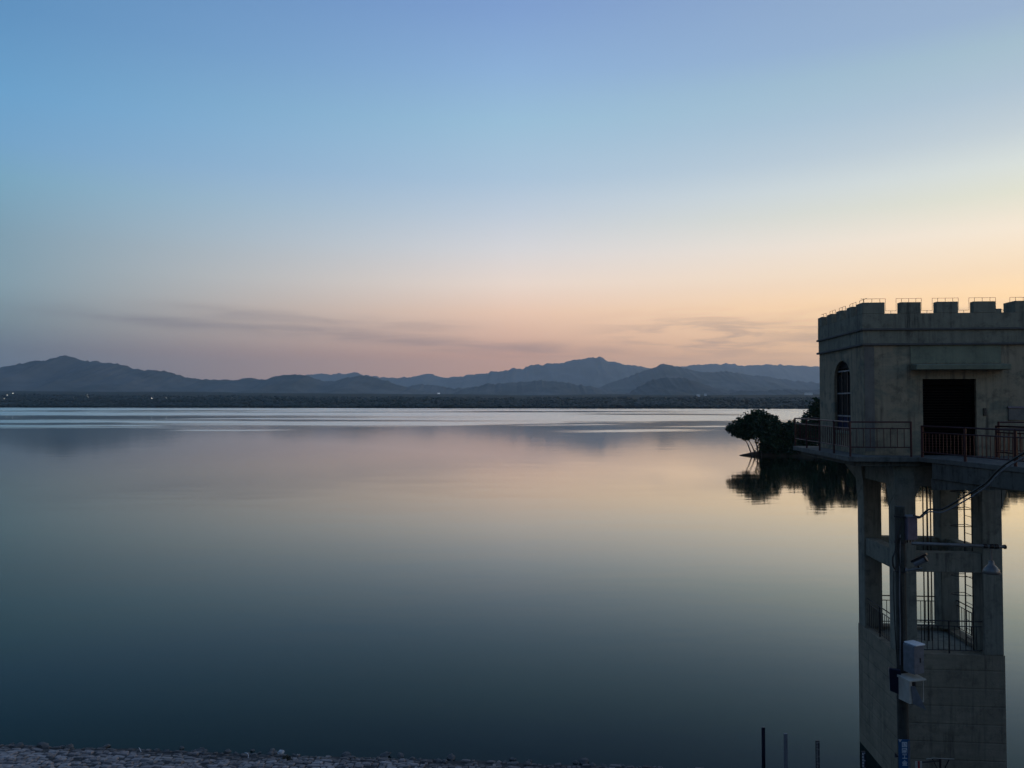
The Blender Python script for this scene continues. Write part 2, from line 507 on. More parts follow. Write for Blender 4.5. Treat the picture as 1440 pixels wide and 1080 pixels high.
def water_mat():
    m, t, b = mat_base('lake_water')
    g = t.node('ShaderNodeNewGeometry')
    p = g.outputs['Position']
    sp = t.node('ShaderNodeSeparateXYZ')
    t.l.new(p, sp.inputs[0])
    y = sp.outputs[1]
    # wind lanes: long ruffled bands lying across the far half of the lake, calm streaks between them
    warp = t.noise(t.mapping(p, (0.0021, 0.0035, 1)), 1.0, 3, 0.5)
    wv = t.node('ShaderNodeCombineXYZ')
    t.put(wv.inputs[0], sp.outputs[0])
    t.put(wv.inputs[1], t.math('ADD', y, t.math('MULTIPLY', t.math('SUBTRACT', warp, 0.5), 330.0)))
    wp = wv.outputs[0]
    lanes = t.noise(t.mapping(wp, (0.0012, 0.0072, 1), (0.3, 0.9, 0), (0, 0, R(-3))), 1.0, 5, 0.55, 1.2)
    fine = t.noise(t.mapping(p, (0.004, 0.03, 1)), 1.0, 4, 0.6, 0.5)
    lane = t.math('ADD', lanes, t.math('MULTIPLY', t.math('SUBTRACT', fine, 0.5), 0.10))
    far = t.rng(y, 215.0, 470.0, -0.20, 0.10, True)
    mask = t.rng(t.math('ADD', lane, far), 0.475, 0.55, 0, 1, True)
    xw = sp.outputs[0]
    wob = t.noise(t.mapping(p, (0.011, 0.011, 1), (7.0, 3.0, 0)), 1.0, 4, 0.6)

    def slick(x0, y0, x1, y1, half, grow=0.33):
        """a smooth slick (or a cat's-paw) lying on the water from one point to another, with frayed edges"""
        line = t.rng(xw, x0, x1, y0, y1)
        d = t.math('ABSOLUTE', t.math('SUBTRACT', t.math('ADD', y, t.math('MULTIPLY', t.math('SUBTRACT', wob, 0.5), half * 3.2)), line))
        body = t.rng(d, half * 0.55, half * 1.45, 1, 0, True)
        f_ = (x1 - x0) * grow
        ends = t.math('MULTIPLY', t.rng(xw, x0 - f_, x0 + f_, 0, 1, True), t.rng(xw, x1 - f_, x1 + f_, 1, 0, True))
        return t.math('MULTIPLY', body, ends)
    calm = None
    for a in ((-760, 770, -120, 700, 62), (-330, 590, -20, 535, 30), (-420, 470, -190, 455, 22), (-100, 372, -55, 380, 13), (-45, 400, 35, 455, 20), (-30, 372, 190, 520, 62),
              (90, 900, 260, 860, 60), (200, 520, 420, 600, 60), (-60, 1250, 240, 1180, 90), (-900, 1300, -420, 1350, 110)):
        v = slick(*a)
        calm = v if calm is None else t.math('MAXIMUM', calm, v)
    mask = t.math('MULTIPLY', mask, t.math('SUBTRACT', 1.0, t.math('MULTIPLY', calm, 0.92)))
    for a in ((28, 338, 82, 352, 13), (-150, 350, -105, 352, 9), (5, 430, 60, 445, 8)):
        mask = t.math('MAXIMUM', mask, t.math('MULTIPLY', slick(*a), 0.9))
    rough = t.math('ADD', t.rng(y, 90.0, 300.0, 0.045, 0.078), t.math('MULTIPLY', mask, 0.13))
    # gentle swell close by, so that reflections wobble
    w1 = t.noise(t.mapping(p, (0.35, 0.9, 1)), 1.0, 3, 0.5, 0.2)
    w2 = t.noise(t.mapping(p, (0.06, 0.16, 1)), 1.0, 3, 0.5, 0.2)
    w3 = t.noise(t.mapping(p, (1.6, 3.4, 1)), 1.0, 3, 0.6, 0.4)
    puff = t.rng(t.noise(t.mapping(p, (0.05, 0.11, 1)), 1.0, 3, 0.5), 0.42, 0.62, 0.15, 1.0, True)
    smo = t.math('SUBTRACT', 1.0, t.math('MULTIPLY', calm, 0.75))
    h = t.math('MULTIPLY', smo, t.math('ADD', t.math('MULTIPLY', w1, 0.006), t.math('MULTIPLY', w2, 0.024)))
    h = t.math('ADD', h, t.math('MULTIPLY', w3, t.math('MULTIPLY', puff, t.rng(y, 22.0, 60.0, 0.006, 0.0008))))
    bp = t.node('ShaderNodeBump')
    bp.inputs['Strength'].default_value = 1.0
    bp.inputs['Distance'].default_value = 1.0
    t.l.new(h, bp.inputs['Height'])
    lw = t.node('ShaderNodeLayerWeight')
    lw.inputs['Blend'].default_value = 0.5
    # skylight is polarised: strongly upright at a right angle to the sun, hardly at all towards it, so the lake
    # mirrors less of it looking away from the sunset
    si = t.node('ShaderNodeSeparateXYZ')
    t.l.new(g.outputs['Incoming'], si.inputs[0])
    ix, iy = si.outputs[0], si.outputs[1]
    hl = t.math('MAXIMUM', t.math('SQRT', t.math('ADD', t.math('MULTIPLY', ix, ix), t.math('MULTIPLY', iy, iy))), 1e-4)
    cs = t.math('DIVIDE', t.math('ADD', t.math('MULTIPLY', ix, -math.sin(R(SUN_AZ))), t.math('MULTIPLY', iy, -math.cos(R(SUN_AZ)))), hl)
    pol = t.rng(cs, -0.15, 0.95, 0.60, 1.36)
    fac = t.math('MULTIPLY', t.math('POWER', lw.outputs['Facing'], 7.0), 1.62)
    fac = t.math('MINIMUM', t.math('MULTIPLY', fac, pol), 1.0)
    di = t.node('ShaderNodeBsdfDiffuse')
    di.inputs['Color'].default_value = (0.0003, 0.015, 0.0165, 1)
    gl = t.node('ShaderNodeBsdfGlossy')
    gl.inputs['Color'].default_value = (0.88, 0.955, 0.955, 1)
    t.l.new(rough, gl.inputs['Roughness'])
    t.l.new(bp.outputs[0], gl.inputs['Normal'])
    mx = t.node('ShaderNodeMixShader')
    t.l.new(fac, mx.inputs[0])
    t.l.new(di.outputs[0], mx.inputs[1])
    t.l.new(gl.outputs[0], mx.inputs[2])
    t.n.remove(b)
    t.l.new(mx.outputs[0], t.n['Material Output'].inputs['Surface'])
    return m


M['water'] = water_mat()


def glow(name, col, s):
    m, t, b = mat_base(name)
    b.inputs['Base Color'].default_value = (*col, 1)
    b.inputs['Emission Color'].default_value = (*col, 1)
    b.inputs['Emission Strength'].default_value = s
    try:
        m.cycles.emission_sampling = 'NONE'
    except Exception:
        pass
    return m


M['lamp'] = glow('lit_lamp', (1.0, 0.93, 0.78), 9.0)
M['lit'] = glow('lit_window', (0.95, 0.97, 1.0), 2.2)


# ------------------------------------------------------------------ large structure: water, embankment, far land, hills
def px_x(px, d):
    return (px - 720.0) / 1080.0 * d


def fbm(x, y, o=4, s=0.0):
    v, a = 0.0, 0.5
    for i in range(o):
        v += a * noise.noise(Vector((x, y, s + i * 7.3)))
        x *= 2.03
        y *= 2.03
        a *= 0.5
    return v


def grid_mesh(name, xs, ys, hf, mat, smooth=True, parent=None):
    nx, ny = len(xs), len(ys)
    verts = [hf(x, y) for y in ys for x in xs]
    faces = [(j * nx + i, j * nx + i + 1, (j + 1) * nx + i + 1, (j + 1) * nx + i) for j in range(ny - 1) for i in range(nx - 1)]
    me = bpy.data.meshes.new(name)
    me.from_pydata(verts, [], faces)
    if smooth:
        me.polygons.foreach_set('use_smooth', [True] * len(faces))
    me.update()
    return link(name, me, parent, mat)


lake = MB()
lake.v = [(-16300, -60, 0), (16300, -60, 0), (16300, 4200, 0), (-16300, 4200, 0)]
lake.f = [(0, 1, 2, 3)]
tag(lake.build('lake', M['water']), kind='structure')


def y_water(x):
    return 25.79 - 0.0735 * x + 0.25 * noise.noise(Vector((x * 0.35, 2.2, 0))) + 0.12 * noise.noise(Vector((x * 1.3, 5.2, 0)))


def bank_z(x, y):
    yr = (25.79 - 0.0735 * x) - y
    if yr < 6.5:
        return 0.17 * yr
    if yr < 24.2:
        return 1.105 + (DECK - 1.105) * (yr - 6.5) / 17.7
    if yr < 32:
        return DECK
    return DECK - (yr - 32) * 0.45


def bank_pt(x, yr):
    y = (25.79 - 0.0735 * x) - yr
    wob = 0.0
    if yr < 6:
        wob = 0.05 * noise.noise(Vector((x * 0.5, yr * 0.7, 1.0)))
    return (x, y, bank_z(x, y) + wob)


xs = list(np.linspace(-70, 60, 131))
yrs = [-8, -5, -3, -2, -1.5, -1, -.5, 0, .5, 1, 1.5, 2, 3, 4, 5, 6.5, 9, 14, 19, 24.2, 32, 56]
embank = grid_mesh('embankment', xs, yrs, lambda x, r: bank_pt(x, r), M['mortar'])
tag(embank, kind='structure')


def shore_y(x):
    return 2050 - 0.27 * max(-3000, min(3000, x)) + 90 * noise.noise(Vector((x * 0.0016, 0.5, 0))) + 35 * noise.noise(Vector((x * 0.006, 1.5, 0)))


def plain_h(x, y):
    s = shore_y(x)
    d = y - s
    if d < 0:
        return -3.0
    lift = 1.0 + max(0.0, -x) / 1800.0 * 0.5
    return 0.4 + min(d, 60) * 0.03 + 54 * lift * (1 - math.exp(-max(d, 0) / 1800.0)) + 0.012 * max(0.0, min(d, 9000) - 1500) + 9 * fbm(x * 0.0012, y * 0.0012, 3)* min(1, d / 600)


gx = list(np.linspace(-16000, 16000, 260))
gd = [-60, -1, 1, 40, 120, 250, 450, 700, 1000, 1400, 1900, 2500, 3300, 4500, 6500, 9500, 13000, 17000, 19800]


def plain_pt(x, d):
    y = shore_y(x) + d
    return (x, y, plain_h(x, y))


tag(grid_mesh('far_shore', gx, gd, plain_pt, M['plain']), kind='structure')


def ridge(name, d, prof, front, back, seed, rough=0.5, base=0.0):
    """a hill range: a ridge line at its own distance with spurs running down both sides"""
    px = [p[0] for p in prof]
    py = [p[1] for p in prof]
    x0, x1 = px_x(px[0], d), px_x(px[-1], d)
    n = max(160, int((px[-1] - px[0]) / 1.3))
    xs = np.linspace(x0, x1, n)
    vs = list(np.concatenate([np.linspace(-1, -0.5, 14), np.linspace(-0.46, 0, 22), np.linspace(0.06, 1, 10)]))
    Hs = {}
    for x in xs:
        p = 720 + 1080 * x / d
        yy = float(np.interp(p, px, py))
        yy -= 2.2 * fbm(p * 0.05, seed, 5) + 2.6 * (0.32 - abs(noise.noise(Vector((p * 0.055, seed, 8))))) + 1.5 * (0.3 - abs(noise.noise(Vector((p * 0.15, seed, 11))))) + 1.4 * noise.noise(Vector((p * 0.17, seed, 3))) + 0.7 * noise.noise(Vector((p * 0.5, seed, 6)))
        Hs[x] = EYE + (568 - yy) / 1080.0 * d

    def pt(x, v):
        H = max(Hs[x], 5)
        shift = 0.22 * fbm(x / d * 7, seed + 4, 3)
        a = abs(v)
        g = (1 - a) ** 1.25
        y = d + (v * front if v < 0 else v * back) + shift * front * (1 - a)
        spur = 1 - abs(noise.noise(Vector((x / d * 19 + v * 0.8, v * 2.1, seed)))) * 2
        spur2 = 1 - abs(noise.noise(Vector((x / d * 47 + v * 2.0, v * 5.1, seed + 9)))) * 2
        cut = rough * min(1, a * 3.2) * (0.62 * (1 - spur) + 0.3 * (1 - spur2))
        z = base + (H - base) * g * (1 - 0.55 * cut) - 60 * a ** 6
        return (x, y, z)
    return tag(grid_mesh(name, list(xs), vs, pt, M['hill']), kind='structure')


ridge('mountains', 21000, [(700, 560), (800, 540), (880, 525), (930, 517), (965, 515), (985, 512), (1010, 511), (1035, 512), (1060, 514), (1085, 513),
                         (1120, 514), (1150, 516), (1200, 512), (1260, 518), (1330, 508), (1400, 524), (1450, 545), (1490, 566)],
      3000, 1900, 1.3, 0.5)
ridge('mountains', 18000, [(330, 566), (390, 538), (430, 527), (455, 526), (480, 525), (500, 524), (522, 529), (545, 532), (560, 532), (585, 529), (603, 526),
                         (620, 531), (640, 530), (665, 527), (690, 524), (715, 521), (740, 517), (765, 513), (790, 511), (805, 508), (822, 505),
                         (828, 503.5), (836, 505), (842, 503.5), (852, 508), (868, 512), (890, 515), (930, 520), (990, 528), (1060, 540), (1130, 556), (1180, 566)],
      3600, 2500, 2.7, 0.55)
ridge('mountains', 10000, [(800, 566), (835, 549), (858, 539), (880, 531), (900, 524), (918, 518), (928, 513.5), (933, 512.5), (945, 515), (960, 517), (978, 522),
                         (1000, 524), (1020, 523), (1045, 526), (1080, 530), (1115, 535), (1150, 538), (1220, 545), (1300, 552), (1400, 560), (1440, 566)],
      2600, 2200, 4.1, 0.55)
ridge('hills', 7400, [(610, 566), (650, 549), (690, 540), (730, 537), (770, 536), (800, 539), (840, 546), (880, 556), (910, 566)], 1500, 1200, 5.6, 0.6)
ridge('hills', 5800, [(850, 566), (885, 551), (905, 541), (920, 533.5), (940, 531.5), (962, 532), (980, 537), (1000, 544), (1040, 550), (1090, 553), (1150, 557), (1200, 566)], 1300, 1200, 6.6, 0.6)
ridge('hills', 8800, [(500, 566), (530, 552), (560, 545), (590, 541), (615, 543), (640, 547), (665, 544), (690, 547), (720, 552), (760, 560), (790, 566)], 1500, 1200, 9.3, 0.6)
ridge('hills', 5200, [(960, 566), (1000, 556), (1040, 551), (1075, 550), (1110, 548), (1150, 549), (1190, 546), (1240, 550), (1300, 557), (1360, 566)], 1100, 1000, 10.7, 0.6)
ridge('mountains', 7600, [(-420, 566), (-330, 545), (-240, 530), (-160, 524), (-90, 527), (-40, 522), (0, 517), (22, 511), (40, 508), (58, 508), (72, 505), (84, 503), (95, 500.5),
                        (105, 503), (120, 508), (140, 508.5), (152, 511), (178, 514), (195, 520), (215, 521), (240, 524), (258, 530), (282, 534), (300, 533.5),
                        (318, 535), (335, 532), (352, 531), (362, 534), (375, 534), (388, 529.5), (402, 528), (418, 527.5), (438, 530), (458, 537), (472, 537),
                        (488, 531), (503, 527.5), (520, 529.5), (545, 537), (570, 545), (600, 551), (640, 556), (680, 566)],
      2300, 2200, 7.9, 0.55)

# ------------------------------------------------------------------ haze: one closed box of thin dusk air
HAZE = 4.2e-5


def build_haze():
    m = bpy.data.materials.new('dusk_haze')
    m.use_nodes = True
    t = NT(m.node_tree)
    t.n.clear()
    out = t.node('ShaderNodeOutputMaterial')
    v = t.node('ShaderNodeVolumePrincipled')
    v.inputs['Color'].default_value = (0.72, 0.86, 1.0, 1)
    v.inputs['Density'].default_value = HAZE
    v.inputs['Anisotropy'].default_value = 0.45
    t.l.new(v.outputs[0], out.inputs['Volume'])
    b = MB().box((-16500, -300, -62), (16500, 23300, 1300))
    tag(b.build('haze', m), kind='stuff')


build_haze()

# ------------------------------------------------------------------ the intake tower with its crenellated gatehouse
TA = R(-4.76)
TX, TY = 11.23, 24.5
tower = empty('intake_tower', (TX, TY, DECK), TA)
tag(tower, 'weathered concrete intake tower with crenellated gatehouse on four tall pillars standing in the lake', 'tower')
W, L = 5.23, 4.46
Z1, Z2, ZC, ZM = 3.49, 3.97, 4.51, 4.87
T = 0.24


def front(d0):
    return lambda u, v, d: (u, d0 + d, v)


def left(d0):
    return lambda u, v, d: (d0 + d, u, v)


# walls: the front one has the door hole, the left one the arched window hole
DX0, DX1, DZ = 1.80, 3.42, 2.42
wl = MB()
wl.box((0, 0, 0), (DX0, T, Z1)).box((DX1, 0, 0), (W, T, Z1)).box((DX0, 0, DZ), (DX1, T, Z1))
wl.box((0, L - T, 0), (W, L, Z1)).box((W - T, T, 0), (W, L - T, Z1))
WY0, WY1, WZ0, WZS, WZT = 1.22, 2.82, 0.70, 2.48, 3.12
wc, wr = (WY0 + WY1) / 2, (WY1 - WY0) / 2
arch = [(wc + wr * math.cos(math.pi * k / 14), WZS + (WZT - WZS) * math.sin(math.pi * k / 14)) for k in range(15)]   # from WY1 over to WY0
fl = left(0.0)
wl.prism([(T, 0), (WY0, 0), (WY0, Z1), (T, Z1)], fl, 0, T)
wl.prism([(WY1, 0), (L - T, 0), (L - T, Z1), (WY1, Z1)], fl, 0, T)
wl.prism([(WY0, 0), (WY1, 0), (WY1, WZ0), (WY0, WZ0)], fl, 0, T)
for k in range(14):
    (a, b), (c, d) = arch[k], arch[k + 1]
    wl.prism([(a, b), (a, Z1), (c, Z1), (c, d)], fl, 0, T)
wl.build('wall', M['plaster'], tower)
# band and parapet courses
bd = MB()
o = 0.02
for a, b in (((-o, -o), (W + o, T)), ((-o, L - T), (W + o, L + o)), ((-o, T), (T, L - T)), ((W - T, T), (W + o, L - T))):
    bd.box((*a, Z1 + 0.07), (*b, Z2))
bd.build('frieze', M['parapet'], tower)
pp = MB()
o = 0.035
PT = 0.2
for a, b in (((-o, -o), (W + o, PT)), ((-o, L - PT), (W + o, L + o)), ((-o, PT), (PT, L - PT)), ((W - PT, PT), (W + o, L - PT))):
    pp.box((*a, Z2 + 0.07), (*b, ZC))
pp.build('parapet', M['parapet'], tower)
for z in (Z1, Z2):
    sc_ = MB()
    o = 0.085
    for a, b in (((-o, -o), (W + o, 0.1)), ((-o, L - 0.1), (W + o, L + o)), ((-o, 0.1), (0.1, L - 0.1)), ((W - 0.1, 0.1), (W + o, L - 0.1))):
        sc_.box((*a, z), (*b, z + 0.07))
    sc_.build('string_course', M['drip'], tower, 0.012)
rf = MB().box((T, T, Z1 + 0.08), (W - T, L - T, Z2 - 0.05))
rf.build('roof', M['slab'], tower)
# merlons
o = 0.035


def merlon(a, b, extra=None):
    m = MB().box((*a, ZC), (*b, ZM + rnd.uniform(-0.008, 0.008)))
    if extra:
        m.box((*extra[0], ZC), (*extra[1], ZM))
    m.build('merlon', M['parapet'], tower, 0.012)


FX = [(1.13, 1.77), (2.24, 2.90), (3.36, 4.03)]
for a, b in FX:
    merlon((a, -o), (b, PT))
    merlon((a, L - PT), (b, L + o))
LY = [(0.95, 1.41), (1.96, 2.46), (2.99, 3.45)]
for a, b in LY:
    merlon((-o, a), (PT, b))
    merlon((W - PT, a), (W + o, b))
merlon((-o, -o), (0.66, PT), ((-o, PT), (PT, 0.5)))
merlon((W - 0.63, -o), (W + o, 0.62))
merlon((-o, L - PT), (0.66, L + o), ((-o, 4.0), (PT, L - PT)))
merlon((W - 0.63, L - PT), (W + o, L + o), ((W - PT, 4.0), (W + o, L - PT)))
# lightning strip that follows the crenellation
g = 0.13
path = []
edges = [(-o, 0.66)] + FX + [(W - 0.63, W + o)]
yw = PT * 0.5
for i, (a, b) in enumerate(edges):
    aa = a - (0.07 if i else 0.0)
    bb = b + (0.07 if i < 4 else 0.0)
    if i:
        path.append((aa, yw, ZC + 0.1))
    path += [(aa, yw, ZM + g), (bb, yw, ZM + g)]
    if i < 4:
        path.append((bb, yw, ZC + 0.1))
wr_ = MB().tube(path, 0.008, 5)
p2 = []
ed2 = [(-o, 0.5)] + LY + [(4.0, L + o)]
for i, (a, b) in enumerate(ed2):
    aa, bb = a - (0.06 if i else 0), b + (0.06 if i < 4 else 0)
    if i:
        p2.append((yw, aa, ZC + 0.1))
    p2 += [(yw, aa, ZM + g), (yw, bb, ZM + g)]
    if i < 4:
        p2.append((yw, bb, ZC + 0.1))
wr_.tube(p2, 0.008, 5)
for a, b in edges:
    for x in (a + 0.1, (a + b) / 2, b - 0.1):
        wr_.tube([(x, yw, ZM - 0.02), (x, yw, ZM + g)], 0.007, 4)
for a, b in ed2:
    wr_.tube([(yw, (a + b) / 2, ZM - 0.02), (yw, (a + b) / 2, ZM + g)], 0.007, 4)
for i in range(4):
    x = (edges[i][1] + edges[i + 1][0]) / 2
    wr_.tube([(x, yw, ZC - 0.02), (x, yw, ZC + 0.1)], 0.007, 4)
wr_.build('lightning_wire', M['wire'], tower)
# corner strip of darker render, repaired patch over the door canopy, canopy
MB().box((0.02, -0.014, 0.12), (0.32, 0.0 - 0.001, Z1 - 0.005)).build('corner_strip', M['stain'], tower)
MB().box((1.44, -0.012, 2.92), (4.18, -0.001, Z1 - 0.005)).build('render_patch', M['patch'], tower)
cp = MB()
cp.hexa([(1.42, -0.48, 2.70), (4.24, -0.48, 2.70), (4.24, -0.002, 2.70), (1.42, -0.002, 2.70),
         (1.42, -0.48, 2.86), (4.24, -0.48, 2.86), (4.24, -0.002, 2.905), (1.42, -0.002, 2.905)])
cp.build('canopy', M['patch'], tower, 0.012)
# roller shutter in the door hole
dr = MB()
dr.box((DX0, 0.10, 0), (DX0 + 0.06, 0.2, DZ)).box((DX1 - 0.06, 0.10, 0), (DX1, 0.2, DZ)).box((DX0 + 0.06, 0.09, DZ - 0.2), (DX1 - 0.06, 0.22, DZ))
door = dr.build('door', M['shutter'], tower, 0.006)
slat_me = MB().hexa([(0, 0.012, 0), (DX1 - DX0 - 0.13, 0.012, 0), (DX1 - DX0 - 0.13, 0.04, 0), (0, 0.04, 0),
                     (0, 0.007, 0.078), (DX1 - DX0 - 0.13, 0.007, 0.078), (DX1 - DX0 - 0.13, 0.04, 0.078), (0, 0.04, 0.078)]).mesh('slat')
for k in range(26):
    sl = link('slat', slat_me, door, M['shutter'])
    sl.location = (DX0 + 0.065, 0.13, 0.03 + k * 0.0835)
# arched window: frame, mullions, panes
wf = MB()
fx = left(0.0)
fw = 0.06
wf.prism([(WY0, WZ0), (WY0 + fw, WZ0), (WY0 + fw, WZS), (WY0, WZS)], fx, 0.09, 0.15)
wf.prism([(WY1 - fw, WZ0), (WY1, WZ0), (WY1, WZS), (WY1 - fw, WZS)], fx, 0.09, 0.15)
wf.prism([(WY0 + fw, WZ0), (WY1 - fw, WZ0), (WY1 - fw, WZ0 + fw), (WY0 + fw, WZ0 + fw)], fx, 0.09, 0.15)
for k in range(14):
    (a, b), (c, d) = arch[k], arch[k + 1]
    s = 1 - fw / wr
    wf.prism([(a, b), (c, d), (wc + (c - wc) * s, WZS + (d - WZS) * s), (wc + (a - wc) * s, WZS + (b - WZS) * s)], fx, 0.09, 0.15)
window = wf.build('window', M['steel'], tower)
for z, hh, my in ((2.74, 0.05, 'frame'), (1.97, 0.05, 'frame'), (1.19, 0.05, 'frame')):
    ww = (wr - 0.04) * (1 if z < WZS else math.sqrt(max(0, 1 - ((z - WZS) / (WZT - WZS)) ** 2)))
    MB().box((0.085, wc - ww, z), (0.145, wc + ww, z + hh)).build('mullion', M[my], window)
for yy in (wc - 0.27, wc + 0.27):
    MB().box((0.09, yy - 0.015, WZ0 + fw), (0.14, yy + 0.015, 2.74)).build('mullion', M['steel'], window)
ys_ = [WY0 + fw, wc - 0.29, wc - 0.25, wc + 0.25, wc + 0.29, WY1 - fw]
for zi, (za, zb) in enumerate(((WZ0 + fw, 1.19), (1.24, 1.97), (2.02, 2.74))):
    for k in range(3):
        a, b = ys_[2 * k], ys_[2 * k + 1]
        if za > 2:
            zb2 = 2.62 if k != 1 else 2.74
        else:
            zb2 = zb
        MB().box((0.11, a, za), (0.118, b, zb2)).build('pane', M['blueglass' if zi == 0 else 'glass'], window)
top_pane = [(wc + (a - wc) * 0.92, WZS + (b - WZS) * 0.92) for a, b in arch if b > 2.8]
MB().prism(top_pane, fx, 0.11, 0.118).build('pane', M['glass'], window)
MB().box((-0.06, WY0 - 0.08, WZ0 - 0.09), (0.09, WY1 + 0.08, WZ0 - 0.003)).build('sill', M['patch'], window, 0.01)
# small fittings on the front wall
MB().box((3.62, -0.05, 1.26), (3.70, -0.002, 1.50)).build('switch_box', M['black'], tower, 0.008)
nb = MB().box((4.36, -0.045, 1.12), (5.0, -0.002, 1.50))
nb = nb.build('notice_board', M['stain'], tower, 0.006)
MB().box((4.34, -0.075, 1.503), (5.02, -0.002, 1.55)).build('cap', M['purple'], nb)
# deck slab, under-beams
DO = 0.75
ds = MB()
ch = 0.06
poly = [(-DO + ch, -DO), (W + DO - ch, -DO), (W + DO, -DO + ch), (W + DO, L + 0.94), (-DO, L + 0.94), (-DO, -DO + ch)]
ds.prism(poly, lambda u, v, d: (u, v, d), -0.16, -0.003)
ds.build('deck_slab', M['slab'], tower, 0.012)
poly2 = [(x * 0.93 + 0.18, y * 0.93 + 0.12) for x, y in poly]
MB().prism(poly2, lambda u, v, d: (u, v, d), -0.30, -0.162).build('deck_soffit', M['fascia'], tower)
SX0, SX1, SY0, SY1 = 0.81, 3.97, -0.32, 3.0
PW = 0.60
for y0 in (SY0 + 0.06, SY1 - 0.5):
    MB().box((SX0, y0, -0.95), (SX1, y0 + 0.44, -0.302)).build('top_beam', M['concrete'], tower)
for x0 in (SX0 + 0.05, SX1 - 0.5):
    MB().box((x0, SY0 + 0.502, -0.95), (x0 + 0.45, SY1 - 0.502, -0.302)).build('top_beam', M['concrete'], tower)
for x0 in (SX0 + 0.05, SX1 - 0.5):      # brackets that carry the deck behind the shaft
    MB().hexa([(x0, SY1, -1.1), (x0 + .45, SY1, -1.1), (x0 + .45, SY1 + 0.1, -1.1), (x0, SY1 + 0.1, -1.1),
               (x0, SY1, -0.302), (x0 + .45, SY1, -0.302), (x0 + .45, L + 0.7, -0.302), (x0, L + 0.7, -0.302)]).build('bracket', M['concrete'], tower)
ZB = -6.12
for ix, x0 in enumerate((SX0, SX1 - PW)):
    for iy, y0 in enumerate((SY0, SY1 - PW)):
        q = 0.002
        p = MB().box((x0 + q, y0 + q, ZB), (x0 + PW - q, y0 + PW - q, -0.31))
        pil = p.build('pillar', M['concrete'], tower, 0.02)
        # haunch: the pillar head splays outwards
        sx = -1 if ix == 0 else 1
        h = MB()
        xo = x0 if ix == 0 else x0 + PW
        e = 0.10 if ix == 0 else 0.27
        h.hexa([(xo, y0 - 0.01, -1.62 + 0.5 * (1 - ix)), (xo + sx * 0.01, y0 - 0.01, -1.62 + 0.5 * (1 - ix)), (xo + sx * 0.01, y0 + PW - 0.01, -1.62), (xo, y0 + PW - 0.01, -1.62),
                (xo, y0 - 0.01, -0.31), (xo + sx * e, y0 - 0.01, -0.31), (xo + sx * e, y0 + PW - 0.01, -0.31), (xo, y0 + PW - 0.01, -0.31)])
        h.hexa([(xo, y0 - 0.01, -1.62 + 0.5 * (1 - ix) + 0.002), (xo + sx * 0.01, y0 - 0.01, -1.6), (xo + sx * 0.01, y0, -1.6), (xo, y0, -1.6),
                (xo, y0 - 0.012, -1.2), (xo + sx * 0.02, y0 - 0.012, -1.2), (xo + sx * 0.02, y0, -1.2), (xo, y0, -1.2)])
        if iy == 0:
            i0 = x0 + PW if ix == 0 else x0
            s2 = -sx
            h.hexa([(i0, y0 + 0.03, -1.25), (i0 + s2 * 0.01, y0 + 0.03, -1.25), (i0 + s2 * 0.01, y0 + 0.5, -1.25), (i0, y0 + 0.5, -1.25),
                    (i0, y0 + 0.03, -0.952), (i0 + s2 * 0.16, y0 + 0.03, -0.952), (i0 + s2 * 0.16, y0 + 0.5, -0.952), (i0, y0 + 0.5, -0.952)])
        h.build('haunch', M['concrete'], pil)
ZA0, ZA1 = -3.61, -3.01
for y0 in (SY0 + 0.05, SY1 - 0.45):
    MB().box((SX0 + PW - 0.001, y0, ZA0), (SX1 - PW + 0.001, y0 + 0.4, ZA1)).build('beam', M['concrete'], tower, 0.015)
for x0 in (SX0 + 0.05, SX1 - 0.45):
    MB().box((x0, SY0 + PW - 0.001, ZA0), (x0 + 0.4, SY1 - PW + 0.001, ZA1)).build('beam', M['concrete'], tower, 0.015)
# the solid shaft below, a hollow box with a floor a little under its rim
sh = MB()
q = 0.012
st = 0.4
BZ = -13.5
sh.box((SX0 - q, SY0 - q, BZ), (SX1 + q, SY0 + st, ZB)).box((SX0 - q, SY1 - st, BZ), (SX1 + q, SY1 + q, ZB))
sh.box((SX0 - q, SY0 + st, BZ), (SX0 + st, SY1 - st, ZB)).box((SX1 - st, SY0 + st, BZ), (SX1 + q, SY1 - st, ZB))
sh.build('shaft', M['boardmark'], tower)
MB().box((SX0 + st, SY0 + st, ZB - 0.25), (SX1 - st, SY1 - st, ZB - 0.1)).build('floor_slab', M['concrete'], tower)
# sluice gate stems
for x in (2.36, 2.49, 2.60):
    MB().tube([(x, 1.4, -0.3), (x, 1.4, ZB - 0.12)], 0.022 if x != 2.49 else 0.03, 8).build('gate_stem', M['rod'], tower)

# caged ladder up the inside of the shaft
lad = empty('ladder', (TX, TY, DECK), TA)
tag(lad, 'thin caged steel ladder rising between the right pillars of the intake tower', 'ladder')
lx, ly0, ly1 = 3.46, 0.47, 0.95
for y in (ly0, ly1):
    MB().tube([(lx, y, ZB - 0.09), (lx, y, -0.32)], 0.024, 6).build('rail', M['steel'], lad)
rung = MB().tube([(lx, ly0, 0), (lx, ly1, 0)], 0.011, 5).mesh('rung')
for k in range(20):
    r_ = link('rung', rung, lad, M['steel'])
    r_.location = (0, 0, ZB + 0.2 + k * 0.28)
hp = [(lx - 0.55 * math.sin(math.pi * k / 8), (ly0 + ly1) / 2 + (ly0 - ly1) / 2 * math.cos(math.pi * k / 8), 0) for k in range(9)]
hoop = MB().tube(hp, 0.012, 5).mesh('hoop')
for z in (-3.9, -3.35, -2.3, -1.75, -1.2, -4.5):
    h_ = link('hoop', hoop, lad, M['steel'])
    h_.location = (0, 0, z)


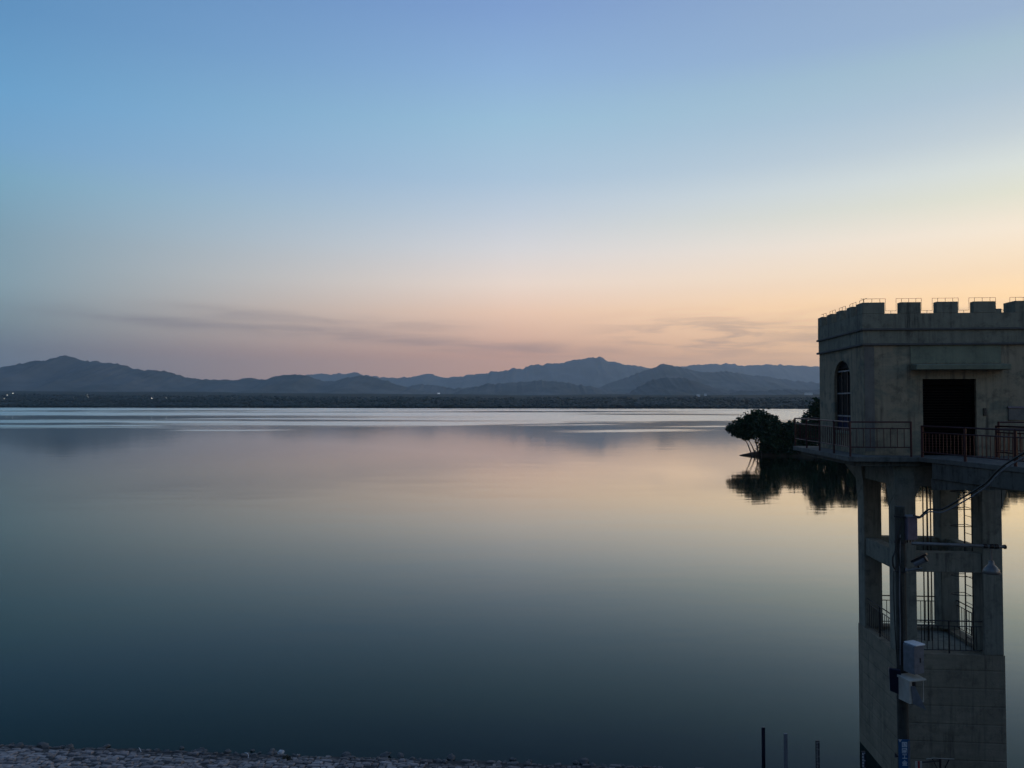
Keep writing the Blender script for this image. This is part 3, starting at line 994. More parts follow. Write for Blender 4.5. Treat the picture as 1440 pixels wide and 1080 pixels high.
def railing(name, label, pts, loc, rz, posts, hts, mat, bal=0.15, pr=0.032, rr=0.024, group=None, skip=()):
    """posts on a polyline, two rails on top, one below, upright bars between the lower two"""
    root = tag(empty(name, loc, rz), label, 'railing', group)
    ht, hm, hb = hts
    pts = [Vector(p) for p in pts]
    post = MB().tube([(0, 0, 0), (0, 0, ht + 0.02)], pr, 8).mesh('post')
    bar = MB().tube([(0, 0, hb), (0, 0, hm)], 0.012, 5).mesh('baluster')
    seg = [(pts[i], pts[i + 1]) for i in range(len(pts) - 1)]
    for (a, b), n in zip(seg, posts):
        for k in range(n):
            p = a.lerp(b, k / n)
            link('post', post, root, mat).location = p
        Ls = (b - a).length
        nb_ = int(Ls / bal)
        for k in range(1, nb_):
            link('baluster', bar, root, mat).location = a.lerp(b, k / nb_)
    link('post', post, root, mat).location = pts[-1]
    up = Vector((0, 0, 1))
    for nm, h, r in (('top_rail', ht, rr), ('middle_rail', hm, rr * 0.75), ('bottom_rail', hb, rr * 0.75)):
        MB().tube([p + up * h for p in pts], r, 7).build(nm, mat, root)
    return root


e = DO - 0.07
railing('deck_railing', 'dark railing round the left corner and back of the gatehouse deck',
        [(1.14, -e, 0), (-e, -e, 0), (-e, L + 0.87, 0), (W + e, L + 0.87, 0)], (TX, TY, DECK), TA,
        [1, 4, 4], (1.07, 0.87, 0.29), M['rail'], 0.19)
railing('deck_railing', 'short dark railing on the right side of the gatehouse deck beside the notice board',
        [(3.72, -e, 0), (W + e - 0.2, -e, 0), (W + e, -e + 0.2, 0), (W + e, L + 0.6, 0)], (TX, TY, DECK), TA,
        [1, 1, 3], (1.07, 0.87, 0.2), M['rail'], 0.15)
sr = 0.1
railing('platform_railing', 'steel railing round the open platform between the tower pillars', [(SX0 + sr, SY0 + sr, 0), (SX1 - sr, SY0 + sr, 0), (SX1 - sr, SY1 - sr, 0), (SX0 + sr, SY1 - sr, 0), (SX0 + sr, SY0 + sr + 0.02, 0)],
        (TX, TY, DECK + ZB), TA, [2, 2, 2, 2], (1.0, 0.84, 0.1), M['steel'], 0.16, 0.024, 0.02)

# ------------------------------------------------------------------ footbridge from the dam crest to the tower door
ca, sa = math.cos(TA), math.sin(TA)


def t2w(x, y, z=0.0):
    return Vector((TX + ca * x - sa * y, TY + sa * x + ca * y, DECK + z))


bl = t2w(1.30, -DO - 0.02)
bdir = Vector((0.16, -1, 0)).normalized()
BA = math.atan2(bdir.y, bdir.x) + math.pi / 2       # local -y runs along the bridge
BWID, BLEN = 2.35, 23.2
bridge = empty('footbridge', (bl.x, bl.y, DECK), BA)
tag(bridge, 'stained concrete footbridge leading to the dark door of the gatehouse', 'bridge')
MB().hexa([(0, -BLEN, -0.14), (BWID, -BLEN, -0.14), (BWID, -0.42, -0.14), (0, 0.0, -0.14),
           (0, -BLEN, 0.0), (BWID, -BLEN, 0.0), (BWID, -0.42, 0.0), (0, 0.0, 0.0)]).build('deck_slab', M['slab'], bridge, 0.01)
for x0 in (0.04, BWID - 0.34):
    MB().box((x0, -BLEN, -0.62), (x0 + 0.3, -0.55, -0.142)).build('girder', M['fascia'], bridge, 0.012)
for k in range(8):
    MB().box((0.342, -0.9 - k * 3.0 - 0.2, -0.5), (BWID - 0.342, -0.9 - k * 3.0, -0.142)).build('cross_beam', M['fascia'], bridge)
MB().hexa([(0.1, -0.56, -0.95), (BWID - 0.1, -0.56, -0.95), (BWID - 0.1, -0.44, -0.95), (0.1, -0.44, -0.95),
           (0.1, -3.6, -0.622), (BWID - 0.1, -3.6, -0.622), (BWID - 0.1, -0.44, -0.622), (0.1, -0.44, -0.622)]).build('haunch', M['fascia'], bridge)
for nm, x, lab in (('bridge_railing', 0.06, 'dark railing along the nearer edge of the footbridge, crossing in front of the door'),
                   ('bridge_railing', BWID - 0.06, 'dark railing along the farther edge of the footbridge, right of the door')):
    railing(nm, lab, [(x, -0.12 if x < 1 else -0.5, 0), (x, -BLEN + 0.1, 0)], (bl.x, bl.y, DECK), BA, [13], (0.95, 0.76, 0.16), M['rail'], 0.15, 0.04, 0.026,
            'railings of the footbridge')


def at(px, py, Y):
    """point at distance Y on the line of sight through a pixel of the 1440 x 1080 photograph"""
    p = R(1.485)
    u, v = (px - 720) / 1080.0, (540 - py) / 1080.0
    d = Vector((u, math.cos(p) - v * math.sin(p), math.sin(p) + v * math.cos(p)))
    return Vector((0, 0, EYE)) + d * (Y / d.y)


def project(v):
    p = R(1.485)
    z = v[2] - EYE
    dep = v[1] * math.cos(p) + z * math.sin(p)
    w = -v[1] * math.sin(p) + z * math.cos(p)
    return 720 + 1080 * v[0] / dep, 540 - 1080 * w / dep


# ------------------------------------------------------------------ utility pole on the bank and what hangs on it
PY = 21.0
ptop = at(1265, 712, PY)
pbase = Vector((at(1270, 1080, PY).x + 0.02, PY, bank_z(10.7, PY) - 0.4))
pole = tag(empty('utility_pole', (0, 0, 0)), 'old dark concrete utility pole standing in front of the tower pillars', 'pole')
MB().tube([pbase, ptop], 0.15, 14, 0.125).build('post', M['pole'], pole, smooth=False)


def on_pole(py):
    z = at(1268, py, PY).z
    f = (z - pbase.z) / (ptop.z - pbase.z)
    return pbase.lerp(ptop, f)


for py in (726, 762, 803, 912, 944, 982):
    c = on_pole(py)
    MB().lathe(c, [(0.136, -0.025), (0.155, -0.025), (0.155, 0.025), (0.136, 0.025)], 14).build('band', M['steel'], pole)
c = on_pole(1061)
MB().tube([c + Vector((-0.1, -0.05, 0)), c + Vector((-0.26, -0.08, -0.02)), c + Vector((-0.24, -0.08, 0.06))], 0.03, 6).build('bracket', M['steel'], pole)

# mauve-grey junction box at the pole head
c = at(1279, 742, PY - 0.05)
jb = tag(empty('junction_box', c, R(12)), 'mauve grey junction box near the top of the utility pole where cables arrive', 'junction box')
MB().box((-0.16, -0.12, -0.32), (0.16, 0.12, 0.3)).build('box', M['purple'], jb, 0.015)
MB().box((-0.19, -0.15, 0.302), (0.19, 0.15, 0.33)).build('lid', M['greybox'], jb)
for k in (-1, 0, 1):
    MB().lathe((k * 0.09, -0.02, -0.4), [(0.0, 0.0), (0.02, 0.0), (0.02, 0.078)], 8).build('gland', M['black'], jb)


def smooth_path(pts, n=8):
    out = []
    P = [Vector(p) for p in pts]
    P = [P[0] * 2 - P[1]] + P + [P[-1] * 2 - P[-2]]
    for i in range(1, len(P) - 2):
        for k in range(n):
            t = k / n
            a, b, c_, d = P[i - 1], P[i], P[i + 1], P[i + 2]
            out.append(0.5 * ((2 * b) + (c_ - a) * t + (2 * a - 5 * b + 4 * c_ - d) * t * t + (3 * b - a - 3 * c_ + d) * t ** 3))
    out.append(P[-2])
    return out


END = t2w(0, 0) * 0 + Vector((bl.x + 1.35, 14.6, EYE + 1.05))
mast = MB().tube([(-ca * 0, 0, 0), (0, 0, 3.2)], 0.05, 8)
mm = mast.build('cable_mast', M['steel'], bridge)
loc = bridge.matrix_basis.inverted() @ Vector((bl.x + 1.35 + 0.12, 14.6, DECK))
mm.location = (max(0.08, loc.x), loc.y, -0.5)
cab = [(1284, 724, 20.85), (1293, 724, 20.8), (1306, 719, 20.6), (1325, 713, 20.3), (1350, 702, 19.9), (1385, 680, 19.3), (1440, 637, 18.3)]
for dy, r_, mt, lb in ((0.0, 0.024, 'cable', 'black overhead cable sweeping up from pole to footbridge, upper one of the pair'),
                       (6.0, 0.019, 'greycable', 'pale grey overhead cable sagging just below the black one')):
    pts = [at(a, b + dy * (0.25 + 0.75 * min(1, max(0, (a - 1290) / 60.0))) + (3 * math.sin(a * 0.21 + dy) if 1290 < a < 1330 else 0), y) for a, b, y in cab] + [END + Vector((0, 0, -0.02 * dy))]
    o_ = MB().tube(smooth_path(pts), r_, 6).build('overhead_cable', M[mt])
    tag(o_, lb, 'cable')
# a loose loop of cable slung along the pole, and two lines stapled down it
lp = [at(1268, 735, 20.8), at(1262, 752, 20.8), at(1259, 775, 20.8), at(1255.5, 784, 20.78), at(1256, 795, 20.78), at(1259, 800, 20.78), at(1261, 792, 20.8), at(1263, 770, 20.83), at(1266, 756, 20.82)]
tag(MB().tube(smooth_path(lp), 0.024, 6).build('cable_loop', M['cable']), 'slack loop of black cable hanging at the left of the pole', 'cable')
for a, b, mt, lb in ((1262, 1266, 'cable', 'black cable running straight down the pole face'), (1266, 1263, 'greycable', 'thin grey cable slanting down the pole face')):
    pts = [at(a, 752, 20.84), at((a + b) / 2 + 1, 790, 20.83), at(b + 2, 835, 20.83), at(b + 3, 880, 20.82), at(b + 3, 935, 20.82)]
    tag(MB().tube(smooth_path(pts), 0.016, 6).build('down_cable', M[mt]), lb, 'cable')
tag(MB().tube(smooth_path([at(1257, 803, 20.9), at(1257, 840, 20.9), at(1259, 890, 20.9), at(1263, 945, 20.86)]), 0.014, 6).build('down_cable', M['cable']),
    'black cable bowing out along the left edge of the pole', 'cable')

# pendant lamp on a long bracket arm
a0, a1 = at(1281, 764, 20.85), at(1413, 769, 20.6)
pl = tag(empty('pendant_lamp', (0, 0, 0)), 'pale bell shaded lamp hanging from a long pipe arm across the tower', 'lamp')
MB().tube([a0, a1], 0.045, 10).build('arm', M['galv'], pl)
MB().tube([a1 - Vector((0.02, 0, 0)), a1 + Vector((0.02, 0, 0))], 0.06, 10).build('end_cap', M['steel'], pl)
for px in (1385, 1394, 1401):
    f = (px - 1281) / 132.0
    c = a0.lerp(a1, f)
    MB().tube([c - Vector((0.045, 0, 0.0)), c + Vector((0.045, 0, 0.0))], 0.066, 10).build('clamp', M['steel'], pl)
c = a0.lerp(a1, (1394 - 1281) / 132.0)
lz = at(1394, 790, 20.63)
MB().tube([c, Vector((lz.x, lz.y, lz.z))], 0.022, 7).build('stem', M['galv'], pl)
MB().lathe((lz.x, lz.y, lz.z), [(0.0, 0.03), (0.05, 0.03), (0.07, 0.0), (0.075, -0.07), (0.12, -0.11), (0.19, -0.2), (0.225, -0.31), (0.215, -0.31), (0.18, -0.2), (0.1, -0.115), (0.0, -0.1)], 18).build('shade', M['galv'], pl, smooth=True)
MB().lathe((lz.x, lz.y, lz.z), [(0.0, -0.34), (0.05, -0.32), (0.075, -0.26), (0.06, -0.19), (0.03, -0.13)], 12).build('bulb', M['cream'], pl, smooth=True)

# security camera on its bracket
sc0 = tag(empty('security_camera', (0, 0, 0)), 'grey bullet security camera with sun visor on a bracket beside the pole', 'camera')
f0, f1 = at(1275, 802, 20.84), at(1297, 799, 20.7)
MB().tube([f0, f1], 0.032, 8).build('bracket', M['galv'], sc0)
MB().tube([f0 + Vector((-0.02, 0.02, 0)), f0 + Vector((0.01, 0, 0))], 0.07, 10).build('wall_plate', M['galv'], sc0)
b0, b1 = at(1285.5, 793, 20.75), at(1301, 785.5, 20.6)
MB().tube([f0.lerp(f1, 0.75), b0.lerp(b1, 0.4)], 0.02, 7).build('joint', M['steel'], sc0)
MB().tube([b0, b1], 0.085, 12).build('body', M['greybox'], sc0)
dd = (b1 - b0).normalized()
MB().tube([b1 - dd * 0.01, b1 + dd * 0.03], 0.095, 12).build('bezel', M['black'], sc0)
MB().tube([b1 + dd * 0.031, b1 + dd * 0.038], 0.04, 10).build('lens', M['palerock'], sc0)
sd = dd.cross(Vector((0, 0, 1))).normalized()
uu = sd.cross(dd)
vz = []
for t_ in (b0 - dd * 0.02, b1 + dd * 0.1):
    vz += [t_ + sd * 0.1 + uu * 0.06, t_ - sd * 0.1 + uu * 0.06, t_ - sd * 0.1 + uu * 0.115, t_ + sd * 0.1 + uu * 0.115]
MB().hexa(vz).build('visor', M['black'], sc0)

# grey cabinet with a white lid
c = at(1285, 945, 20.62)
bx = tag(empty('battery_box', c, R(20)), 'blue grey cabinet with bright white lid fixed high on the pole', 'box')
MB().box((-0.18, -0.18, 0), (0.18, 0.18, 0.74)).build('body', M['greybox'], bx, 0.012)
MB().box((-0.13, -0.20, 0.743), (0.20, 0.19, 0.775)).build('lid', M['lid'], bx, 0.006)
MB().box((0.02, -0.192, 0.3), (0.05, -0.181, 0.42)).build('handle', M['black'], bx)
# cream box hanging open underneath
c = at(1281, 985, 20.6)
ib = tag(empty('instrument_box', c, R(16)), 'cream instrument box with its door hanging open below the grey cabinet', 'box')
hh = 0.58
MB().box((-0.22, -0.19, 0.0), (-0.20, 0.19, hh)).build('side_panel', M['cream'], ib)
MB().box((-0.198, 0.17, 0.0), (0.24, 0.19, hh)).build('back_panel', M['cream'], ib)
MB().box((-0.198, -0.19, 0.0), (0.24, 0.168, 0.02)).build('floor_panel', M['cream'], ib)
MB().box((-0.20, -0.19, 0.022), (-0.14, -0.17, hh)).build('front_panel', M['cream'], ib)
MB().box((0.22, -0.19, 0.022), (0.24, -0.165, hh)).build('corner_post', M['cream'], ib)
MB().hexa([(-0.25, -0.23, hh), (0.29, -0.23, hh), (0.29, 0.22, hh), (-0.25, 0.22, hh), (-0.25, -0.23, hh + 0.03), (0.29, -0.23, hh + 0.03),
           (0.29, 0.22, hh + 0.06), (-0.25, 0.22, hh + 0.06)]).build('roof', M['cream'], ib)
MB().hexa([(-0.13, -0.215, 0.0), (0.2, -0.31, -0.16), (0.2, -0.295, -0.16), (-0.13, -0.2, 0.0),
           (-0.19, -0.215, 0.47), (-0.08, -0.24, 0.46), (-0.08, -0.225, 0.46), (-0.19, -0.2, 0.47)]).build('door', M['greybox'], ib)
MB().box((-0.19, 0.05, 0.021), (0.21, 0.168, 0.54)).build('inside_shade', M['black'], ib)  # black block standing in for the shade inside the open box
# dark flat panel on the other side of the pole
c = at(1258.5, 957, 20.8)
nv = tag(empty('navy_panel', c, R(-18)), 'dark navy slab shaped casing on the left side of the pole', 'casing')
MB().hexa([(-0.13, -0.06, -0.27), (0.14, -0.06, -0.36), (0.14, 0.06, -0.36), (-0.13, 0.06, -0.27),
           (-0.15, -0.06, 0.33), (0.14, -0.06, 0.30), (0.14, 0.06, 0.30), (-0.15, 0.06, 0.33)]).build('casing', M['navy'], nv, 0.012)
MB().box((0.02, 0.061, -0.05), (0.16, 0.12, 0.05)).build('mount', M['steel'], nv)

# blue notice strip with white characters, strapped to the pole
c0 = at(1271.5, 1040, 20.80)
sg = tag(empty('vertical_sign', c0, R(-3)), 'narrow blue sign strip with white characters strapped upright to the pole', 'sign')
MB().box((-0.15, 0.0, -1.25), (0.15, 0.012, 0.0)).build('plate', M['bluesign'], sg, 0.003)
MB().box((0.095, -0.004, -1.25), (0.14, -0.001, -0.03)).build('stripe', M['greybox'], sg)
MB().prism([(-0.15, 0.0), (-0.06, 0.0), (-0.115, -0.075)], lambda u, v, d: (u, d, v), -0.006, -0.002).build('bent_corner', M['palerock'], sg)
for k, (ch_, py, s_) in enumerate((('\u56fd', 1047.6, 0.155), ('\u570d', 1056.3, 0.155), ('\u5de5', 1064.2, 0.14), ('\u91d1', 1073.6, 0.15))):
    cu = bpy.data.curves.new('lettering', 'FONT')
    cu.body = ch_
    cu.size = s_
    cu.align_x = 'CENTER'
    cu.align_y = 'CENTER'
    cu.extrude = 0.001
    cu.offset = 0.002
    cu.materials.append(M['signwhite'])
    tmp = bpy.data.objects.new('lettering', cu)
    COL.objects.link(tmp)
    bpy.context.view_layer.update()
    tme = bpy.data.meshes.new_from_object(tmp.evaluated_get(bpy.context.evaluated_depsgraph_get()))
    bpy.data.objects.remove(tmp, do_unlink=True)
    lo = link('lettering', tme, sg, M['signwhite'])
    lo.rotation_euler = (R(90), 0, 0)
    z = at(1272, py, 20.80).z - c0.z
    lo.location = (0.005, -0.004, z)

# small things on the bank in front of the shaft
g0 = at(1322, 1061, 22.4)
gz = bank_z(g0.x, 22.4)
spn = tag(empty('solar_panel', (g0.x, g0.y, gz)), 'small solar panel on a braced stand in front of the tower foot', 'solar panel')
hz = g0.z - gz
MB().hexa([(-0.30, -0.2, hz - 0.02), (0.30, -0.2, hz - 0.05), (0.30, 0.2, hz - 0.26), (-0.30, 0.2, hz - 0.23), (-0.30, -0.2, hz + 0.0), (0.30, -0.2, hz - 0.03), (0.30, 0.2, hz - 0.235), (-0.30, 0.2, hz - 0.205)]).build('panel', M['cream'], spn, 0.004)
MB().tube([(0.0, 0.0, -0.1), (0.0, 0.0, hz - 0.13)], 0.03, 8).build('post', M['steel'], spn)
MB().tube([(0.02, 0.0, hz - 0.62), (-0.26, -0.05, hz - 0.08)], 0.016, 6).build('brace', M['steel'], spn)
MB().tube([(0.02, 0.0, hz - 0.62), (0.24, -0.05, hz - 0.1)], 0.016, 6).build('brace', M['steel'], spn)
MB().tube([(-0.62, -0.06, hz - 0.2), (-0.03, -0.03, hz - 0.17)], 0.02, 6).build('side_bar', M['steel'], spn)
g1 = at(1292, 1071, 22.0)
gz1 = bank_z(g1.x, 22.0)
mk = tag(empty('marker_board', (g1.x, g1.y, gz1)), 'small red and white striped marker board by the blue sign', 'marker')
MB().box((-0.09, 0, g1.z - gz1 - 0.5), (-0.032, 0.02, g1.z - gz1)).build('white_stripe', M['cream'], mk)
MB().box((-0.03, -0.003, g1.z - gz1 - 0.5), (0.03, 0.02, g1.z - gz1 + 0.01)).build('red_stripe', M['red'], mk)
MB().box((0.032, 0, g1.z - gz1 - 0.5), (0.09, 0.02, g1.z - gz1)).build('white_stripe', M['cream'], mk)
MB().tube([(0, 0.04, -0.1), (0, 0.04, g1.z - gz1 - 0.05)], 0.02, 6).build('post', M['steel'], mk)

# flight of staff gauges stepping up the bank
gd_ = [(1073.7, 1023, 25.6, 'navy', None, 'dark staff gauge post farthest out in the water'),
       (1105, 1032, 24.5, 'greybox', 0, 'second staff gauge post from the water, plain grey face'),
       (1150, 1042, 23.3, 'steel', 1, 'third staff gauge post from the water, with pale scale marks'),
       (1214.5, 1057, 22.0, 'steel', 2, 'white scaled staff gauge against the dark reflection of the tower')]
for px, py, Y, mt, marks, lb in gd_:
    tp = at(px, py, Y)
    zb = bank_z(tp.x, Y) - 0.25
    if Y > 25:
        zb = -0.25
    gt = tag(empty('staff_gauge', (tp.x, tp.y, 0)), lb, 'gauge post', 'staff gauges stepping down into the water')
    w2 = 0.055
    MB().box((-w2, 0.0, zb), (w2, 0.05, tp.z)).build('post', M[mt], gt, 0.006)
    MB().box((-w2 * 0.85, -0.012, zb + 0.2), (w2 * 0.85, -0.001, tp.z - 0.01)).build('face_plate', M['navy' if marks != 0 else 'greybox'], gt)
    if marks is not None and marks > 0:
        tk = MB()
        z = tp.z - 0.03
        k = 0
        while z > zb + 0.25:
            l = w2 * (1.5 if k % 5 == 0 else 0.9)
            s0 = -w2 * 0.8
            tk.box((s0, -0.017, z - 0.014), (s0 + l, -0.0125, z))
            if k % 2 == 0:
                tk.box((s0, -0.017, z - 0.042), (s0 + 0.018, -0.0125, z - 0.0142))
            z -= 0.042
            k += 1
        tk.build('scale_marks', M['signwhite' if marks == 2 else 'cream'], gt)

# ------------------------------------------------------------------ stone pitching of the embankment
srnd = random.Random(3)


def stone_shape(r):
    """one dressed stone in a unit square, eight-sided, domed; returns verts, faces"""
    base = []
    for k, (u, v) in enumerate(((-.5, -.5), (0, -.5), (.5, -.5), (.5, 0), (.5, .5), (0, .5), (-.5, .5), (-.5, 0))):
        j = 0.05
        cut = 0.86 if k % 2 == 0 else 0.97
        base.append((u * cut + r.uniform(-j, j), v * cut + r.uniform(-j, j)))
    v = [(a, b, -0.06) for a, b in base] + [(a, b, r.uniform(0.012, 0.03)) for a, b in base]
    v += [(a * 0.78, b * 0.78, r.uniform(0.032, 0.052)) for a, b in base]
    f = []
    for ring in (0, 8):
        for k in range(8):
            f.append((ring + k, ring + (k + 1) % 8, ring + 8 + (k + 1) % 8, ring + 8 + k))
    f.append(tuple(range(16, 24)))
    return v, f


variants = [stone_shape(srnd) for _ in range(12)]
vmesh = []
for v, f in variants:
    me = bpy.data.meshes.new('stone')
    me.from_pydata(v, [], f)
    me.materials.append(M['stone'])
    me.update()
    vmesh.append(me)

cells = []
yr = 0.02
while yr < 6.4:
    rh = srnd.uniform(0.13, 0.27)
    x = -46.0 + srnd.uniform(0, 0.4)
    while x < 42:
        wd = srnd.choice((srnd.uniform(0.1, 0.24), srnd.uniform(0.2, 0.48)))
        if yr > 0.3 or srnd.random() < 0.8:
            cells.append((x + wd / 2, yr + rh / 2 + srnd.uniform(-0.02, 0.02), wd, rh))
        x += wd
    yr += rh
vis, rest = [], []
for cl in cells:
    p = bank_pt(cl[0], cl[1])
    q = project(p)
    (vis if (-12 < q[0] < 1205 and q[1] < 1084) else rest).append((cl, p, q))
vis.sort(key=lambda t: -t[0][2] * t[0][3] / (t[1][0] ** 2 + t[1][1] ** 2))
rest += vis[300:]
vis = vis[:300]
NVIS = len(vis)


def stone_matrix(cl, p):
    s = Matrix.Diagonal((cl[2] * 0.97, cl[3] * 0.97, 1.0 + srnd.uniform(-0.3, 0.4), 1))
    tilt = Matrix.Rotation(-math.atan(0.17), 4, 'X') @ Matrix.Rotation(srnd.uniform(-0.12, 0.12), 4, 'Y') @ Matrix.Rotation(srnd.uniform(-0.13, 0.13), 4, 'X')
    rz = Matrix.Rotation(-0.077 + srnd.uniform(-0.07, 0.07), 4, 'Z')
    return Matrix.Translation(Vector(p) + Vector((0, 0, srnd.uniform(-0.05, 0.02)))) @ rz @ tilt @ s


for cl, p, q in vis:
    o_ = link('stone', srnd.choice(vmesh), embank)
    o_.matrix_basis = stone_matrix(cl, p)
V_, F_ = [], []
for cl, p, q in rest:
    mtx = np.array(stone_matrix(cl, p))
    v, f = srnd.choice(variants)
    n0 = len(V_)
    vv = np.c_[np.array(v), np.ones(len(v))] @ mtx.T
    V_ += [tuple(a) for a in vv[:, :3]]
    F_ += [tuple(n0 + i for i in q_) for q_ in f]
me = bpy.data.meshes.new('paving_stones')
me.from_pydata(V_, [], F_)
me.update()
tag(link('paving_stones', me, embank, M['stone']), kind='stuff')

# loose stones along the water line
rk = []
for k in range(4):
    bm = bmesh.new()
    bmesh.ops.create_icosphere(bm, subdivisions=2, radius=1.0)
    for v in bm.verts:
        d = 1 + 0.45 * noise.noise(v.co * 1.3 + Vector((k * 5.1, 0, 0)))
        v.co = v.co * d
        v.co.z *= 0.7
    me = bpy.data.meshes.new('rock')
    bm.to_mesh(me)
    bm.free()
    me.materials.append(M['rock'])
    rk.append(me)
for k in range(54):
    x = srnd.uniform(-11.5, 4.3) if k < 44 else srnd.uniform(-17.5, -11.5)
    y = 25.79 - 0.0735 * x + srnd.uniform(-0.28, 0.22)
    s = srnd.uniform(0.05, 0.11) * (1.5 if srnd.random() < 0.2 else 1)
    o_ = tag(link('rock', rk[k % 4]), 'small dark loose stone at the water line of the pitched bank', 'rock', 'loose stones along the water line')
    o_.location = (x, y, max(0.0, bank_z(x, y)) + s * 0.25)
    o_.scale = (s * srnd.uniform(0.9, 1.5), s, s * srnd.uniform(0.7, 1.1))
    o_.rotation_euler = (srnd.uniform(-.3, .3), srnd.uniform(-.3, .3), srnd.uniform(0, 6.3))
p = at(395, 1057.5, 25.75)
me = rk[1].copy()
me.materials.clear()
o_ = tag(link('rock', me, None, M['palerock']), 'pale rounded stone beside the dark weed clump on the water line', 'rock')
o_.location = (p.x, p.y, max(0.04, p.z))
o_.scale = (0.10, 0.08, 0.10)
# a curled scrap of white plastic and a stick-like one
for px, py, Y, lb in ((347, 1053, 25.95, 'curled scrap of pale plastic caught at the water line'), (196.5, 1053, 26.5, 'short pale twig poking up at the far left of the water line')):
    p = at(px, py, Y)
    z = max(0.0, bank_z(p.x, p.y))
    if px > 300:
        pts = [(p.x + 0.05, p.y, z + 0.0), (p.x + 0.06, p.y, z + 0.1), (p.x + 0.01, p.y, z + 0.16), (p.x - 0.07, p.y, z + 0.17)]
    else:
        pts = [(p.x + 0.05, p.y, z), (p.x + 0.01, p.y, z + 0.08), (p.x - 0.03, p.y, z + 0.15)]
    tag(MB().tube(smooth_path(pts, 4), 0.016, 6, 0.008).build('plastic_scrap' if px > 300 else 'twig', M['white']), lb, 'litter' if px > 300 else 'twig')


# ------------------------------------------------------------------ foliage
def leaf_mesh(name, clumps, n, size, seed, flat=0.55):
    """n leaf-sized quads spread through a list of ellipsoids (cx, cy, cz, rx, ry, rz)"""
    r = np.random.default_rng(seed)
    cl = np.array(clumps, float)
    wgt = cl[:, 3] * cl[:, 4] * cl[:, 5]
    idx = r.choice(len(cl), n, p=wgt / wgt.sum())
    d = r.normal(size=(n, 3))
    d /= np.linalg.norm(d, axis=1)[:, None]
    rad = r.uniform(0.2, 1.0, n) ** 0.5 * (1 + 0.28 * np.abs(r.normal(size=n)) * (r.random(n) < 0.4))
    c = cl[idx, :3] + d * cl[idx, 3:] * rad[:, None]
    a = r.normal(size=(n, 3))
    a /= np.linalg.norm(a, axis=1)[:, None]
    b = np.cross(a, r.normal(size=(n, 3)))
    b /= np.linalg.norm(b, axis=1)[:, None]
    s = size * r.uniform(0.6, 1.4, n)[:, None]
    a, b = a * s, b * s * flat
    v = np.stack([c - a, c - b * 0.9, c + a, c + b], 1).reshape(-1, 3)
    me = bpy.data.meshes.new(name)
    me.vertices.add(4 * n)
    me.vertices.foreach_set('co', v.ravel())
    me.loops.add(4 * n)
    me.loops.foreach_set('vertex_index', np.arange(4 * n))
    me.polygons.add(n)
    me.polygons.foreach_set('loop_start', np.arange(0, 4 * n, 4))
    me.update()
    me.validate()
    return me


p = at(402, 1055, 25.8)
wz = max(0.02, bank_z(p.x, p.y))
wd_ = tag(empty('weed_clump', (p.x, p.y, wz)), 'small dark weed clump growing at the water line beside the pale rounded stone', 'weed')
link('leaves', leaf_mesh('leaves', [(0, 0, 0.07, 0.13, 0.1, 0.09), (0.1, 0, 0.05, 0.09, 0.08, 0.06)], 260, 0.028, 5, 0.3), wd_, M['leaf2'])
MB().tube([(0, 0, -0.03), (0.01, 0, 0.09)], 0.01, 5).build('stem', M['trunk'], wd_)

# the wooded spit
def spit_pt(t, u):
    x = 52.6 + t * 260
    yf = 176.5 - 0.11 * (x - 52.6) + 1.6 * noise.noise(Vector((x * 0.12, 3.3, 0)))
    wid = 1.5 + min(40, 0.5 * (x - 52.6))
    y = yf + u * wid
    e_ = min(u, 1 - u) * 2
    z = -0.4 + (0.5 + min(1.3, 0.16 * (x - 52.6)) * 1.0) * min(1, e_ * 4) ** 0.7 + 0.25 * noise.noise(Vector((x * 0.3, y * 0.3, 2)))
    return (x, y, z)


tag(grid_mesh('spit', list(np.linspace(0, 1, 240) ** 1.3), [0, .03, .06, .1, .15, .25, .4, .6, .8, .9, 1], spit_pt, M['soil']), kind='structure')


def spit_z(x, y):
    return 0.75 if x > 58 else 0.4


def tree(label, D, base, trunks, clumps, n, seed, leaf='leaf', size=0.36, group=None, lean=0.0):
    """clumps given as (px, py, rx, ry) in photograph pixels at distance D; trunks as lists of (px, py)"""
    r = random.Random(seed)
    k = D / 1080.0
    b0 = at(base[0], base[1], D)
    b0.z = spit_z(b0.x, D) - 0.3
    root = tag(empty('tree', b0), label, 'tree', group)
    cl = []
    for px, py, rx, ry in clumps:
        c = at(px, py, D) - b0
        dy = r.uniform(-0.4, 0.4) * rx * k
        cl.append((c.x, c.y + dy, c.z, rx * k, rx * k * 0.9, ry * k))
        for _ in range(9):        # small sprays at the rim keep the outline ragged
            a = r.uniform(0, 6.28)
            q_ = r.uniform(0.75, 1.22)
            cl.append((c.x + math.cos(a) * rx * k * q_, c.y + dy + r.uniform(-.5, .5) * rx * k, c.z + math.sin(a) * ry * k * q_, rx * k * 0.3, rx * k * 0.3, ry * k * 0.22))
    for i, t_ in enumerate(trunks):
        pts = [at(px, py, D + r.uniform(-0.6, 0.6)) - b0 for px, py in t_]
        pts[0].z = -0.3
        MB().tube(smooth_path(pts, 4), 0.17, 7, 0.07).build('trunk' if i == 0 else 'limb', M['trunk'], root)
    for c in cl[::10]:
        top = pts[-1]
        MB().tube([top, Vector(c[:3]) * 0.85 + top * 0.15], 0.08, 5, 0.03).build('limb', M['trunk'], root)
    link('crown', leaf_mesh('crown', cl, n, size, seed), root, M[leaf])
    return root


